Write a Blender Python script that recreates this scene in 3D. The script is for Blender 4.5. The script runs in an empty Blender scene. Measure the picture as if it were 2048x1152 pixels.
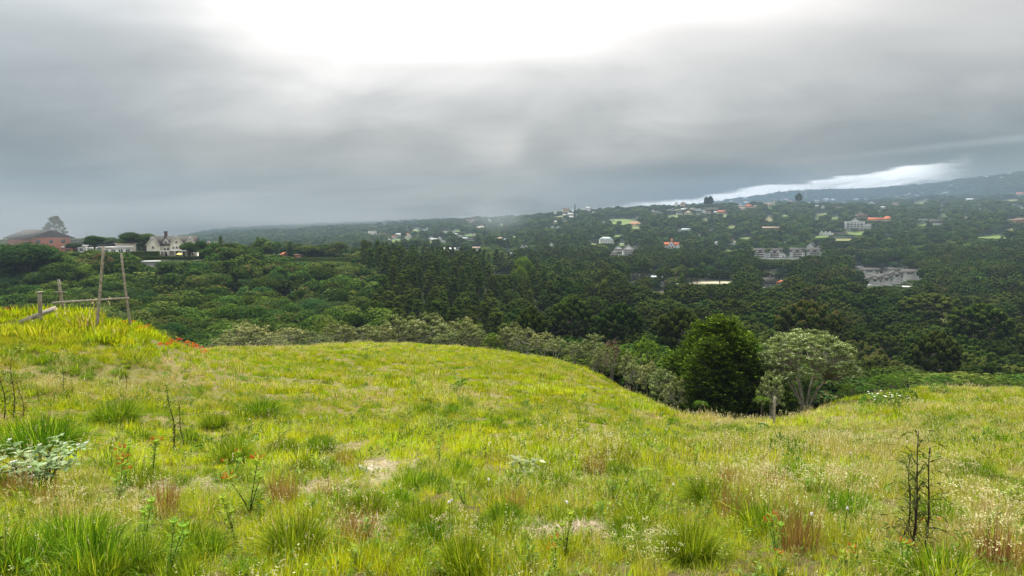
import bpy, math, random
import numpy as np
from math import sin, cos, tan, atan, radians, pi, sqrt
SC = bpy.context.scene
COL = SC.collection
random.seed(7)
RNG = np.random.default_rng(11)

# ------------------------------------------------------------------ camera
F = 1250.0; TH = radians(6.0); CT, ST = cos(TH), sin(TH)
cd = bpy.data.cameras.new("camera"); cam = bpy.data.objects.new("camera", cd); COL.objects.link(cam)
cd.sensor_width = 36; cd.lens = 36*F/2048; cd.clip_start = 0.05; cd.clip_end = 20000
cam.location = (0, 0, 0); cam.rotation_euler = (pi/2-TH, 0, 0)
SC.camera = cam
SC.render.resolution_x = 1024; SC.render.resolution_y = 576
vs = SC.view_settings
SC.display_settings.display_device = 'sRGB'
vs.view_transform = 'Standard'; vs.look = 'None'; vs.exposure = 0.8; vs.gamma = 1.0; vs.use_curve_mapping = False
cy = SC.cycles
cy.max_bounces = 4; cy.diffuse_bounces = 3; cy.glossy_bounces = 1; cy.transmission_bounces = 3
cy.transparent_max_bounces = 4; cy.volume_bounces = 0
cy.caustics_reflective = False; cy.caustics_refractive = False
cy.use_adaptive_sampling = True; cy.adaptive_threshold = 0.015
cy.use_denoising = True; cy.denoising_prefilter = 'ACCURATE'; cy.denoising_input_passes = 'RGB_ALBEDO_NORMAL'
cy.sample_clamp_indirect = 3.0

# ------------------------------------------------------------------ node helper
class N:
    def __init__(s, nt, sock): s.nt, s.s = nt, sock
    def _m(s, op, *a):
        n = s.nt.nodes.new('ShaderNodeMath'); n.operation = op
        for i, x in enumerate((s,)+a):
            if isinstance(x, N): s.nt.links.new(x.s, n.inputs[i])
            else: n.inputs[i].default_value = float(x)
        return N(s.nt, n.outputs[0])
    def __add__(s, o): return s._m('ADD', o)
    def __sub__(s, o): return s._m('SUBTRACT', o)
    def __mul__(s, o): return s._m('MULTIPLY', o)
    def __truediv__(s, o): return s._m('DIVIDE', o)
    def max(s, o): return s._m('MAXIMUM', o)
    def min(s, o): return s._m('MINIMUM', o)
    def sstep(s, a, b, lo=0.0, hi=1.0):
        n = s.nt.nodes.new('ShaderNodeMapRange'); n.interpolation_type = 'SMOOTHSTEP'
        s.nt.links.new(s.s, n.inputs['Value'])
        for i, x in zip((1, 2, 3, 4), (a, b, lo, hi)):
            if isinstance(x, N): s.nt.links.new(x.s, n.inputs[i])
            else: n.inputs[i].default_value = x
        return N(s.nt, n.outputs[0])
def node(nt, typ, **kw):
    n = nt.nodes.new(typ)
    for k, v in kw.items(): setattr(n, k, v)
    return n
def noise(nt, vec, scale, detail=4, rough=.55, dist=0.0):
    n = node(nt, 'ShaderNodeTexNoise'); n.inputs['Scale'].default_value = scale
    n.inputs['Detail'].default_value = detail; n.inputs['Roughness'].default_value = rough
    n.inputs['Distortion'].default_value = dist
    if vec is not None: nt.links.new(vec.s if isinstance(vec, N) else vec, n.inputs['Vector'])
    return N(nt, n.outputs['Fac'])
def xyz(nt, x, y, z=0.0):
    n = node(nt, 'ShaderNodeCombineXYZ')
    for i, q in enumerate((x, y, z)):
        if isinstance(q, N): nt.links.new(q.s, n.inputs[i])
        else: n.inputs[i].default_value = q
    return N(nt, n.outputs[0])
def mixc(nt, f, a, b, blend='MIX'):
    n = node(nt, 'ShaderNodeMix', data_type='RGBA', blend_type=blend)
    for i, q in ((0, f), (6, a), (7, b)):
        if isinstance(q, N): nt.links.new(q.s, n.inputs[i])
        elif i == 0: n.inputs[0].default_value = q
        else: n.inputs[i].default_value = (q[0], q[1], q[2], 1)
    return N(nt, n.outputs[2])
def mixf(nt, f, a, b): return a + (b-a)*f if isinstance(a, N) else None

# ------------------------------------------------------------------ world: overcast deck, bright break ahead
def lin(c): c = c/255.0; return c/12.92 if c <= .04045 else ((c+.055)/1.055)**2.4
def tv(v): return tan(atan((576-v)/F)-TH)                 # height / depth of a picture row
W = bpy.data.worlds.new("World"); SC.world = W; W.use_nodes = True
nt = W.node_tree; nt.nodes.clear()
HAZE = .00023
SUN_EL, SUN_AZ = radians(44), radians(-16)      # azimuth from +Y, to the left
tc = node(nt, 'ShaderNodeTexCoord'); sp = node(nt, 'ShaderNodeSeparateXYZ'); nt.links.new(tc.outputs['Generated'], sp.inputs[0])
X, Y, Z = (N(nt, sp.outputs[i]) for i in range(3))
yy = Y.max(0.2); a0 = (X/yy).max(-1.3).min(1.3); e0 = (Z/yy).max(-.05).min(.5)
zz = Z.max(0.0) + 0.10
pv = xyz(nt, X/zz, Y/zz, 0.0)
w1 = noise(nt, pv, .55, 5, .5) - .5
w2 = noise(nt, xyz(nt, a0*2.2 + 3.1, e0*9.0, 0.0), 1.0, 5, .5) - .5
w3 = noise(nt, xyz(nt, a0*1.3 - 5.1, e0*5.0, 2.0), 1.0, 4, .5) - .5
a = a0 + w2*.10 + w3*.10; e = e0 + w1*.012 + w2*.020
ROWS = {   # brightness of the cloud deck by direction (sRGB-like level, azimuth column : level)
 -60: [(-300,205),(0,220),(200,235),(350,260),(450,295),(700,330),(1000,330),(1300,320),(1600,280),(1850,235),(2048,230),(2350,222)],
 10: [(-300,200),(0,214),(200,228),(350,250),(450,285),(700,325),(1000,325),(1300,300),(1600,268),(1850,228),(2048,222),(2350,215)],
 80: [(-300,188),(0,205),(200,212),(330,232),(430,268),(700,315),(1000,300),(1200,272),(1400,258),(1700,228),(2048,212),(2350,205)],
 150: [(-300,172),(0,182),(150,188),(300,202),(430,228),(550,254),(750,266),(950,254),(1100,234),(1250,236),(1450,224),(1600,222),(1850,203),(2048,188),(2350,180)],
 220: [(-300,150),(0,158),(150,168),(300,182),(450,202),(600,220),(800,226),(950,208),(1100,214),(1200,203),(1345,230),(1450,206),(1600,192),(1800,177),(2048,166),(2350,160)],
 300: [(-300,134),(0,138),(150,145),(300,156),(450,168),(600,178),(750,180),(900,184),(1000,212),(1030,212),(1090,174),(1200,190),(1350,180),(1500,162),(1700,138),(1850,124),(2048,136),(2350,150)],
 350: [(-300,132),(0,136),(200,148),(400,156),(600,168),(800,176),(950,172),(1030,184),(1200,144),(1350,122),(1500,112),(1600,142),(1750,150),(2048,150),(2350,150)],
 430: [(-300,150),(0,152),(200,158),(400,162),(600,162),(750,160),(900,162),(1050,150),(1200,140),(1330,132),(1700,138),(2048,150),(2350,150)]}
an = a/2.6 + .5
prev = None; last = None
for v in sorted(ROWS):
    fc = node(nt, 'ShaderNodeFloatCurve'); cv = fc.mapping.curves[0]
    pts = [(((u-1024)/F)/2.6+.5, lin(l)*.5) for u, l in ROWS[v]]
    cv.points[0].location = (0, pts[0][1]); cv.points[1].location = (1, pts[-1][1])
    for p in pts: cv.points.new(*p)
    fc.mapping.update()
    nt.links.new(an.s, fc.inputs['Value'])
    cur = N(nt, fc.outputs[0])
    if prev is None: prev = cur
    else:
        n_ = node(nt, 'ShaderNodeMapRange'); n_.interpolation_type = 'SMOOTHSTEP'; nt.links.new(e.s, n_.inputs[0])
        n_.inputs[1].default_value = tv(v); n_.inputs[2].default_value = tv(last); n_.inputs[3].default_value = 0; n_.inputs[4].default_value = 1
        wgt = N(nt, n_.outputs[0])      # 1 above (upper row), 0 at this row
        prev = cur + (prev-cur)*wgt
    last = v
bright = prev*2.0
streak = noise(nt, xyz(nt, a0*1.6 + e0*4.5, e0*22.0 - a0*2.5, 0.0), 1.3, 6, .55) - .5
lump = noise(nt, xyz(nt, a0*4.2 + e0*3.0 + 8.0, e0*11.0 - a0*1.6, 1.0), 1.0, 5, .55, .6) - .5
fade = e0.sstep(.16, .02)
bright = bright*((streak*1.5)*fade + (w1*.6) + (w2*.5) + (w3*.4) + (lump*1.0)*e0.sstep(.32, .14) + .96)
# the open gap along the horizon, under the edge of the deck
gl = a0*.068 + a0*a0*.075 + .0165 + a0.sstep(.28, .42)*.004
gn = noise(nt, xyz(nt, a0*9.0, e0*60.0, 0.0), 1.0, 6, .6) - .5
gn2 = noise(nt, xyz(nt, a0*3.0, e0*16.0, 4.0), 1.0, 4, .5) - .5
d_ = gl - e0 + (gn*.034 + gn2*.034)*a0.sstep(-.1, .42, .35, 1.0)
gn3 = noise(nt, xyz(nt, a0*5.0+2.0, e0*34.0-a0*2.0, 7.0), 1.0, 5, .6) - .5
wisp = noise(nt, xyz(nt, a0*8.0-e0*30.0, e0*62.0-a0*5.0, 3.0), 1.0, 5, .6, .5)
gap = (wisp.sstep(.50, .68)*(-.85) + 1.0)*d_.sstep(-.0015, .006)*(gn3*1.5 + a0.sstep(-.05, .42)*.34 + .02).sstep(-.06, .14)*a0.sstep(-.16, -.04)*a0.sstep(.74, .60)
# blue grey belt below a thin pale seam at the right
belt = (a0*.10 + .052 - e0 + gn2*.01)
seam = belt.sstep(-.008, .0)*belt.sstep(.010, .001)*a0.sstep(.35, .7)
bright = bright + seam*.14
rp = node(nt, 'ShaderNodeValToRGB'); nt.links.new(bright.s, rp.inputs[0])
cr = rp.color_ramp; cr.elements[0].position = .12; cr.elements[0].color = (.86, .98, 1.0, 1)
cr.elements[1].position = .95; cr.elements[1].color = (1, 1, 1, 1)
el = cr.elements.new(.42); el.color = (.97, 1.0, 1.0, 1)
el = cr.elements.new(.27); el.color = (.93, 1.0, 1.0, 1)
tint = mixc(nt, a0.sstep(-.35, -.8)*.8, N(nt, rp.outputs[0]), (.90, 1.0, 1.06))
tint = mixc(nt, a0.sstep(.45, .8)*e0.sstep(.2, .06), tint, (.76, 1.02, 1.08))
tint = mixc(nt, 1.0, tint, mixc(nt, e0.sstep(.22, .04), (1.045, .995, .95), (1.12, .99, .86)), 'MULTIPLY')
bc = node(nt, 'ShaderNodeVectorMath', operation='SCALE'); nt.links.new(tint.s, bc.inputs[0]); nt.links.new(bright.s, bc.inputs['Scale'])
cloud = N(nt, bc.outputs[0])
cloud = mixc(nt, gap*a0.sstep(-.05, .36, .45, 1.0), cloud, (2.3, 2.35, 2.4))
ov = Z.sstep(.34, .75)*.9 + 1.0
ov = ov*(Y.sstep(-.1, -.6)*Z.sstep(.7, .05)*(.38) + 1.0)
sc0 = node(nt, 'ShaderNodeVectorMath', operation='SCALE'); nt.links.new(cloud.s, sc0.inputs[0]); nt.links.new(ov.s, sc0.inputs['Scale']); cloud = N(nt, sc0.outputs[0])
sky = node(nt, 'ShaderNodeTexSky', sky_type='NISHITA'); sky.sun_disc = False
sky.sun_elevation = SUN_EL; sky.sun_rotation = SUN_AZ
bg1 = node(nt, 'ShaderNodeBackground'); nt.links.new(sky.outputs[0], bg1.inputs[0]); bg1.inputs[1].default_value = .06
bg2 = node(nt, 'ShaderNodeBackground'); nt.links.new(cloud.s, bg2.inputs[0]); bg2.inputs[1].default_value = .62
mx = node(nt, 'ShaderNodeMixShader'); mx.inputs[0].default_value = .93
nt.links.new(bg1.outputs[0], mx.inputs[1]); nt.links.new(bg2.outputs[0], mx.inputs[2])
wo = node(nt, 'ShaderNodeOutputWorld'); nt.links.new(mx.outputs[0], wo.inputs[0])
W.cycles.sampling_method = 'MANUAL'; W.cycles.sample_map_resolution = 512
# ------------------------------------------------------------------ sun behind thin cloud
sd = bpy.data.lights.new("sun", 'SUN'); sd.energy = 5.0; sd.angle = radians(7); sd.color = (1, .955, .86)
so = bpy.data.objects.new("sun", sd); COL.objects.link(so)
so.rotation_euler = (-(pi/2-SUN_EL), 0, -SUN_AZ); so.location = (-40, 80, 90)

# ------------------------------------------------------------------ helpers
def tag(o, label=None, cat=None, group=None, kind=None):
    if label: o['label'] = label
    if cat: o['category'] = cat
    if group: o['group'] = group
    if kind: o['kind'] = kind
    return o
def empty(name, loc, rz=0.0, sc=1.0):
    o = bpy.data.objects.new(name, None); COL.objects.link(o); o.location = loc; o.rotation_euler = (0, 0, rz)
    o.scale = (sc, sc, sc) if np.isscalar(sc) else sc; o.empty_display_size = .1; return o
class MB:
    def __init__(s): s.v, s.f, s.r, s.n = [], [], [], 0
    def add(s, v, f, mat=0, rnd=None):
        v = np.asarray(v, float).reshape(-1, 3); f = np.asarray(f, int)
        if f.ndim == 1: f = f[None]
        s.v.append(v); s.f.append((f+s.n, mat))
        s.r.append(np.full(len(v), .5) if rnd is None else np.broadcast_to(np.asarray(rnd, float), (len(v),)).copy())
        s.n += len(v); return s
    def box(s, c, d, mat=0, rz=0.0, tilt=None):
        x, y, z = [q/2 for q in d]
        p = np.array([[-x,-y,-z],[x,-y,-z],[x,y,-z],[-x,y,-z],[-x,-y,z],[x,-y,z],[x,y,z],[-x,y,z]])
        if tilt is not None: p = p @ np.array(tilt).T
        R = np.array([[cos(rz),-sin(rz),0],[sin(rz),cos(rz),0],[0,0,1]]); p = p @ R.T + np.array(c)
        return s.add(p, [[0,3,2,1],[4,5,6,7],[0,1,5,4],[1,2,6,5],[2,3,7,6],[3,0,4,7]], mat)
    def tube(s, P, R, n=6, mat=0, cap=True):
        P = np.asarray(P, float); m = len(P); R = np.broadcast_to(np.asarray(R, float), (m,))
        T = np.gradient(P, axis=0); T /= np.linalg.norm(T, axis=1)[:, None]+1e-9
        ref = np.array([0.0, 0, 1]) if abs(T[0, 2]) < .9 else np.array([1.0, 0, 0])
        A = np.cross(T, ref); A /= np.linalg.norm(A, axis=1)[:, None]+1e-9; B = np.cross(T, A)
        t = np.arange(n)/n*2*pi
        V = P[:, None]+R[:, None, None]*(np.cos(t)[None, :, None]*A[:, None]+np.sin(t)[None, :, None]*B[:, None])
        i = np.arange(m-1)[:, None]*n; j = np.arange(n)[None]; k = (j+1) % n
        Q = np.stack([i+j, i+k, i+n+k, i+n+j], -1).reshape(-1, 4)
        s.add(V.reshape(-1, 3), Q, mat)
        if cap and n == 6 or n == 4:
            base = s.n-n; s.f.append((np.array([[base+q for q in range(n)]]), mat))
        return s
    def ball(s, c, r, mat=0, nu=8, nv=5, rnd=None, jit=0.0, rng=None):
        r = np.broadcast_to(np.asarray(r, float), (3,))
        th = np.linspace(0, pi, nv+2)[1:-1]; ph = np.arange(nu)/nu*2*pi
        D = np.array([[0, 0, 1]]+[[sin(t)*cos(p), sin(t)*sin(p), cos(t)] for t in th for p in ph]+[[0, 0, -1]])
        if jit: D = D*(1+(rng or RNG).uniform(-jit, jit, (len(D), 1)))
        Q = [[1+i*nu+j, 1+(i+1)*nu+j, 1+(i+1)*nu+(j+1) % nu, 1+i*nu+(j+1) % nu] for i in range(nv-1) for j in range(nu)]
        off = s.n
        s.add(D*r+np.array(c), Q, mat, rnd)
        L = 1+(nv-1)*nu; E = L+nu
        T = [[0, 1+j, 1+(j+1) % nu] for j in range(nu)]+[[L+(j+1) % nu, L+j, E] for j in range(nu)]
        s.f.append((np.array(T)+off, mat)); return s
    def mesh(s, name, mats=()):
        me = bpy.data.meshes.new(name)
        V = np.concatenate(s.v).astype(np.float32); me.vertices.add(len(V)); me.vertices.foreach_set('co', V.ravel())
        if s.f:
            li = np.concatenate([f.ravel() for f, _ in s.f]); tot = np.concatenate([np.full(len(f), f.shape[1]) for f, _ in s.f])
            mi = np.concatenate([np.full(len(f), m) for f, m in s.f])
            me.loops.add(len(li)); me.loops.foreach_set('vertex_index', li.astype(np.int32))
            me.polygons.add(len(tot)); st = np.concatenate([[0], np.cumsum(tot)[:-1]])
            me.polygons.foreach_set('loop_start', st.astype(np.int32))
            me.polygons.foreach_set('material_index', mi.astype(np.int32))
        a = me.attributes.new('rnd', 'FLOAT', 'POINT'); a.data.foreach_set('value', np.concatenate(s.r).astype(np.float32))
        for m in mats: me.materials.append(m)
        me.update(calc_edges=True); return me
    def build(s, name, mats, parent=None, loc=None, smooth=False):
        if not isinstance(mats, (list, tuple)): mats = [mats]
        me = s.mesh(name, mats)
        if smooth: me.polygons.foreach_set('use_smooth', np.ones(len(me.polygons), bool))
        o = bpy.data.objects.new(name, me); COL.objects.link(o)
        if parent is not None: o.parent = parent
        if loc is not None: o.location = loc
        return o
def nrm(v): return v/(np.linalg.norm(v, axis=-1, keepdims=True)+1e-9)
def leaves(mb, C, Nn, L, Wd, rng, mat=0, rnd=None, along=None, fold=0.0):
    """rhombic leaves: centre C, facing Nn, length L, width Wd"""
    n = len(C); L = np.broadcast_to(L, (n,)); Wd = np.broadcast_to(Wd, (n,))
    Nn = nrm(Nn)
    t = rng.normal(size=(n, 3)) if along is None else along
    t = nrm(t-(t*Nn).sum(1)[:, None]*Nn); b = np.cross(Nn, t)
    V = np.stack([C-t*L[:, None]/2, C+b*Wd[:, None]/2+Nn*(fold*Wd)[:, None] if fold else C+b*Wd[:, None]/2, C+t*L[:, None]/2,
                  C-b*Wd[:, None]/2+Nn*(fold*Wd)[:, None] if fold else C-b*Wd[:, None]/2], 1)
    r = rng.random(n) if rnd is None else np.broadcast_to(rnd, (n,))
    mb.add(V.reshape(-1, 3), np.arange(n*4).reshape(n, 4), mat, np.repeat(r, 4))
def blades(mb, n, rng, rad=.05, L=(.15, .35), lean=(.1, .7), w=.006, mat=0, center=(0, 0, 0), droop=.5, rnd=None):
    ph = rng.random(n)*2*pi; d = np.stack([np.cos(ph), np.sin(ph), 0*ph], 1)
    r0 = rad*np.sqrt(rng.random(n)); ph2 = ph+rng.normal(size=n)*.5
    base = np.stack([np.cos(ph2)*r0, np.sin(ph2)*r0, 0*ph-.02], 1)+np.array(center)
    Ln = rng.uniform(L[0], L[1], n); le = rng.uniform(lean[0], lean[1], n)
    tt = np.array([0, .38, .72, 1.0]); side = nrm(np.stack([-d[:, 1], d[:, 0], 0*ph], 1)+rng.normal(size=(n, 3))*.5*[1, 1, .2])
    P = []
    for t in tt:
        out = Ln*le*(t**1.6); up = Ln*(t*np.cos(le*.6)-droop*le*t**3*.8)
        P.append(base+d*out[:, None]+np.stack([0*up, 0*up, up], 1))
    ww = np.array([1, .95, .6])*w
    V = []
    for k in range(3): V += [P[k]-side*ww[k]/2, P[k]+side*ww[k]/2]
    V.append(P[3]); V = np.stack(V, 1)
    i = np.arange(n)[:, None]*7
    Q = np.concatenate([i+[0, 1, 3, 2], i+[2, 3, 5, 4]]); T = i+[4, 5, 6]
    r = rng.random(n) if rnd is None else np.full(n, rnd)
    off = mb.n
    mb.add(V.reshape(-1, 3), Q, mat, np.repeat(r, 7)); mb.f.append((T+off, mat))
    return P[3], d
# ------------------------------------------------------------------ materials
MAT = {}
def pmat(name, col, rough=.8, var=.12, nscale=3.0, col2=None, bump=0.0, metal=0.0, coord='Object', spec=.3):
    if name in MAT: return MAT[name]
    m = bpy.data.materials.new(name); m.use_nodes = True; nt = m.node_tree; b = nt.nodes['Principled BSDF']
    tc = node(nt, 'ShaderNodeTexCoord'); nz = noise(nt, N(nt, tc.outputs[coord]), nscale, 5, .6)
    c2 = col2 if col2 else tuple(q*(1-var*2) for q in col)
    c = mixc(nt, nz.sstep(.3, .7), c2, col)
    nt.links.new(c.s, b.inputs['Base Color']); b.inputs['Roughness'].default_value = rough
    b.inputs['Metallic'].default_value = metal; b.inputs['Specular IOR Level'].default_value = spec
    if bump:
        bp = node(nt, 'ShaderNodeBump'); bp.inputs['Strength'].default_value = bump; nt.links.new(nz.s, bp.inputs['Height'])
        nt.links.new(bp.outputs[0], b.inputs['Normal'])
    MAT[name] = m; return m
def leafmat(name, dark, light, tipc=None, trans=.35, tvar=.25, gloss=.0, patch=None, pscale=.1, tcol=None, orv=.35):
    """leaf colours vary leaf to leaf (rnd), plant to plant (object random) and by patches of growth over the ground"""
    if name in MAT: return MAT[name]
    m = bpy.data.materials.new(name); m.use_nodes = True; nt = m.node_tree; nt.nodes.clear()
    at = node(nt, 'ShaderNodeAttribute', attribute_name='rnd'); r = N(nt, at.outputs['Fac'])
    oi = node(nt, 'ShaderNodeObjectInfo'); orr = N(nt, oi.outputs['Random'])
    c = mixc(nt, r, dark, light)
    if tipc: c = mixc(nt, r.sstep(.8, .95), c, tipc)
    if patch:
        for (pc, sc_, lo, hi, off) in patch:
            mp = node(nt, 'ShaderNodeVectorMath', operation='ADD'); nt.links.new(oi.outputs['Location'], mp.inputs[0]); mp.inputs[1].default_value = (off, off*2, 0)
            pn = noise(nt, N(nt, mp.outputs[0]), sc_, 4, .6)
            c = mixc(nt, (pn + (r-.5)*.25 + (orr-.5)*.12).sstep(lo, hi), c, pc)
    hv = node(nt, 'ShaderNodeHueSaturation'); nt.links.new(c.s, hv.inputs['Color'])
    nt.links.new((orr*orv + (1-orv/2)).s, hv.inputs['Value'])
    wn = node(nt, 'ShaderNodeTexWhiteNoise', noise_dimensions='1D'); nt.links.new((orr*77.7).s, wn.inputs['W'])
    nt.links.new((N(nt, wn.outputs['Value'])*.05+.475).s, hv.inputs['Hue'])
    d = node(nt, 'ShaderNodeBsdfDiffuse'); nt.links.new(hv.outputs[0], d.inputs[0])
    t = node(nt, 'ShaderNodeBsdfTranslucent')
    tcx = mixc(nt, 1.0, N(nt, hv.outputs[0]), tcol or (1.25, 1.2, .6), 'MULTIPLY'); nt.links.new(tcx.s, t.inputs[0])
    x = node(nt, 'ShaderNodeMixShader'); x.inputs[0].default_value = trans
    nt.links.new(d.outputs[0], x.inputs[1]); nt.links.new(t.outputs[0], x.inputs[2]); out = x
    if gloss:
        g = node(nt, 'ShaderNodeBsdfGlossy'); g.inputs['Roughness'].default_value = .45; g.inputs[0].default_value = (1, 1, 1, 1)
        x2 = node(nt, 'ShaderNodeMixShader'); x2.inputs[0].default_value = gloss
        nt.links.new(x.outputs[0], x2.inputs[1]); nt.links.new(g.outputs[0], x2.inputs[2]); out = x2
    o = node(nt, 'ShaderNodeOutputMaterial'); nt.links.new(out.outputs[0], o.inputs[0])
    MAT[name] = m; return m
bark = pmat('bark', (.10, .08, .06), .9, nscale=6, bump=.4, col2=(.045, .035, .028))
palebark = pmat('pale_bark', (.30, .28, .23), .9, nscale=5, bump=.3, col2=(.14, .13, .10))
graywood = pmat('weathered_wood', (.36, .33, .28), .9, nscale=9, bump=.4, col2=(.17, .15, .12))

# ------------------------------------------------------------------ terrain height
UC = np.array([-500,0,150,260,330,420,500,700,850,950,1050,1150,1200,1250,1300,1350,1420,1500,1580,1640,1720,1850,2048,2600.])
YN = np.array([2.6,5,8,12,20,30,45,60,75,90])
VN = np.array([
[1152,1000,905,820,705,612,640,700,750,770],
[1152,1000,915,850,738,622,650,700,745,770],
[1152,1000,918,856,750,624,655,705,745,770],
[1152,1000,920,860,765,655,670,710,745,770],
[1152,1000,922,864,780,688,700,722,748,772],
[1152,1000,924,868,795,738,702,698,722,765],
[1152,1000,925,872,812,762,716,694,700,748],
[1152,1000,925,875,823,779,735,700,684,705],
[1152,1000,925,875,825,782,740,704,683,710],
[1152,1000,925,876,827,785,742,707,688,725],
[1152,1000,925,878,830,788,746,714,702,750],
[1152,1000,926,880,836,795,755,722,738,785],
[1152,1000,926,882,840,801,763,745,770,802],
[1152,1000,927,884,846,808,774,780,802,825],
[1152,1000,928,887,851,813,792,818,830,840],
[1152,1000,928,890,856,821,824,842,845,850],
[1152,1000,929,893,862,838,862,880,872,862],
[1152,1000,930,895,865,842,868,888,877,866],
[1152,1000,930,896,867,843,850,880,872,862],
[1152,1000,930,896,866,842,822,856,862,856],
[1152,1000,930,895,864,832,790,798,824,842],
[1152,1000,930,893,860,825,785,770,792,835],
[1152,1000,930,890,856,822,787,768,786,830],
[1152,1000,928,885,850,815,780,760,770,822.]])
UF = np.array([-500,0,300,450,600,750,900,1050,1150,1300,1450,1600,1750,1900,2048,2600.])
YF = np.array([110,160,220,300,400,550,750,1000,1400,1900,2600,3500,5000.])
VF = np.array([
[665,610,560,456,462,525,505,494,486,484,484,486,488],
[665,605,556,448,458,525,510,494,486,484,484,486,488],
[665,605,560,444,458,525,512,497,487,484,483,485,487],
[662,606,562,462,462,520,512,497,483,473,460,455,458],
[660,608,566,510,470,512,503,493,480,468,457,450,452],
[655,605,566,530,500,507,496,486,472,458,446,443,450],
[652,605,570,540,517,500,488,475,458,445,438,437,448],
[665,620,580,547,526,505,488,470,450,434,430,435,448],
[672,625,585,552,530,508,486,464,435,414,424,430,448],
[680,630,590,558,534,510,484,460,428,409,420,425,445],
[690,635,594,562,537,512,487,462,428,404,409,396,405],
[705,640,598,564,540,512,484,456,422,405,402,376,388],
[715,645,605,570,547,518,485,453,423,408,397,374,388],
[725,655,615,580,547,508,470,444,420,404,382,359,372],
[735,660,620,572,535,500,468,442,420,400,370,336,350],
[740,665,620,560,520,485,460,435,415,395,365,335,350.]])
TREEH = 13.0
gu = np.linspace(-500, 2600, 311)
logY = np.linspace(math.log(2.6), math.log(5000), 420)
def _bake():
    tN = np.vectorize(tv)(VN)*YN; zf = np.vectorize(tv)(VF)*YF - np.interp(UF, [600, 1050], [13, 17])[:, None]
    near = np.stack([np.interp(gu, UC, tN[:, j]) for j in range(len(YN))], 1)
    far = np.stack([np.interp(gu, UF, zf[:, j]) for j in range(len(YF))], 1)
    allY = np.concatenate([YN, YF]); Zc = np.concatenate([near, far], 1)
    ly = np.log(allY)
    G = np.stack([np.interp(logY, ly, Zc[i]) for i in range(len(gu))], 0)
    for ax, k in ((0, 4), (1, 4)):      # smooth the control surface
        ker = np.exp(-.5*(np.arange(-9, 10)/k)**2); ker /= ker.sum()
        P = np.pad(G, [(9, 9) if ax == q else (0, 0) for q in (0, 1)], 'edge')
        if ax == 1:  # keep slope at the ends
            P[:, :9] = G[:, :1]; P[:, -9:] = G[:, -1:]
        G2 = sum(w*np.take(P, np.arange(i, i+G.shape[ax]), ax) for i, w in enumerate(ker))
        G = G2
    return G
GR = _bake()
def _h2(x, y):       # cheap value noise
    xi = np.floor(x).astype(np.int64); yi = np.floor(y).astype(np.int64); fx = x-xi; fy = y-yi
    fx = fx*fx*(3-2*fx); fy = fy*fy*(3-2*fy)
    def r(i, j):
        n = (i*374761393+j*668265263) & 0x7fffffff; n = ((n ^ (n >> 13))*1274126177) & 0x7fffffff
        return ((n ^ (n >> 16)) & 0xffff)/65535.0
    return (r(xi, yi)*(1-fx)+r(xi+1, yi)*fx)*(1-fy)+(r(xi, yi+1)*(1-fx)+r(xi+1, yi+1)*fx)*fy-.5
def fbm(x, y, o=3): return sum(_h2(x*2**k+17*k, y*2**k+9*k)/2**k for k in range(o))
def H(x, y):
    x = np.atleast_1d(np.asarray(x, float)); y = np.atleast_1d(np.asarray(y, float))
    r = np.hypot(x, y)+1e-9; ph = np.arctan2(x, y); phc = np.clip(ph, -.89, .89)
    Y = r*np.cos(phc); u = 1024+F*np.tan(phc)
    fi = np.clip((u-gu[0])/(gu[1]-gu[0]), 0, len(gu)-1.001); fj = np.clip((np.log(np.maximum(Y, 1e-3))-logY[0])/(logY[1]-logY[0]), 0, len(logY)-1.001)
    i = fi.astype(int); j = fj.astype(int); a = fi-i; b = fj-j
    z = (GR[i, j]*(1-a)+GR[i+1, j]*a)*(1-b)+(GR[i, j+1]*(1-a)+GR[i+1, j+1]*a)*b
    nearz = -1.36-.07*Y                                    # under the photographer
    k = np.clip((Y-1.2)/(2.9-1.2), 0, 1); k = k*k*(3-2*k); z = nearz*(1-k)+z*k
    back = -1.36+.12*np.minimum(r, 300)+.3*0
    q = np.clip((np.abs(ph)-1.05)/.9, 0, 1); q = q*q*(3-2*q); z = z*(1-q)+back*q
    am = np.interp(np.log(r), np.log([.5, 3, 10, 40, 90, 150, 1000, 3000]), [0, .02, .10, .22, .5, 1.2, 4, 8])
    sc = np.interp(np.log(r), np.log([1, 10, 60, 200, 3000]), [1.2, 2.2, 7, 30, 160])
    # noise at two fixed wavelengths, faded with distance so it stays continuous
    z = z+np.interp(r, [0, 3, 15, 60], [0, .05, .13, .16])*fbm(x/1.1, y/1.1, 2)*np.interp(r, [60, 90], [1, 0])
    z = z+np.interp(r, [0, 10, 60, 120], [0, .10, .5, 1.0])*fbm(x/9+5, y/9+3, 2)*np.interp(r, [100, 300], [1, 0])
    z = z+np.interp(r, [0, 300, 1000, 3000], [0, 0, 5, 14])*fbm(x/150+1, y/150+8, 3)
    far = np.clip((r-5200)/2000, 0, 1); z = z-far*160
    return z
def H1(x, y): return float(H(x, y)[0])
def ground(u, v, Ymin=2.6, Ymax=6000.0):
    """where the view ray through a spot meets the terrain: (x, y, z)"""
    t = tv(v); k = (u-1024)/F*(CT-t*ST)
    Ys = np.exp(np.linspace(math.log(Ymin), math.log(Ymax), 1500)); hz = H(k*Ys, Ys)
    hit = np.nonzero(hz >= t*Ys)[0]
    i = hit[0] if len(hit) else int(np.argmax(hz-t*Ys))
    Yv = Ys[i]; return k*Yv, Yv, float(hz[i])
def atdepth(u, v, Yd):
    t = tv(v); k = (u-1024)/F*(CT-t*ST); return k*Yd, Yd, t*Yd
def project(x, y, z):
    fw = y*CT-z*ST; return 1024+F*x/fw, 576-F*(z*CT+y*ST)/fw
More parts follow.
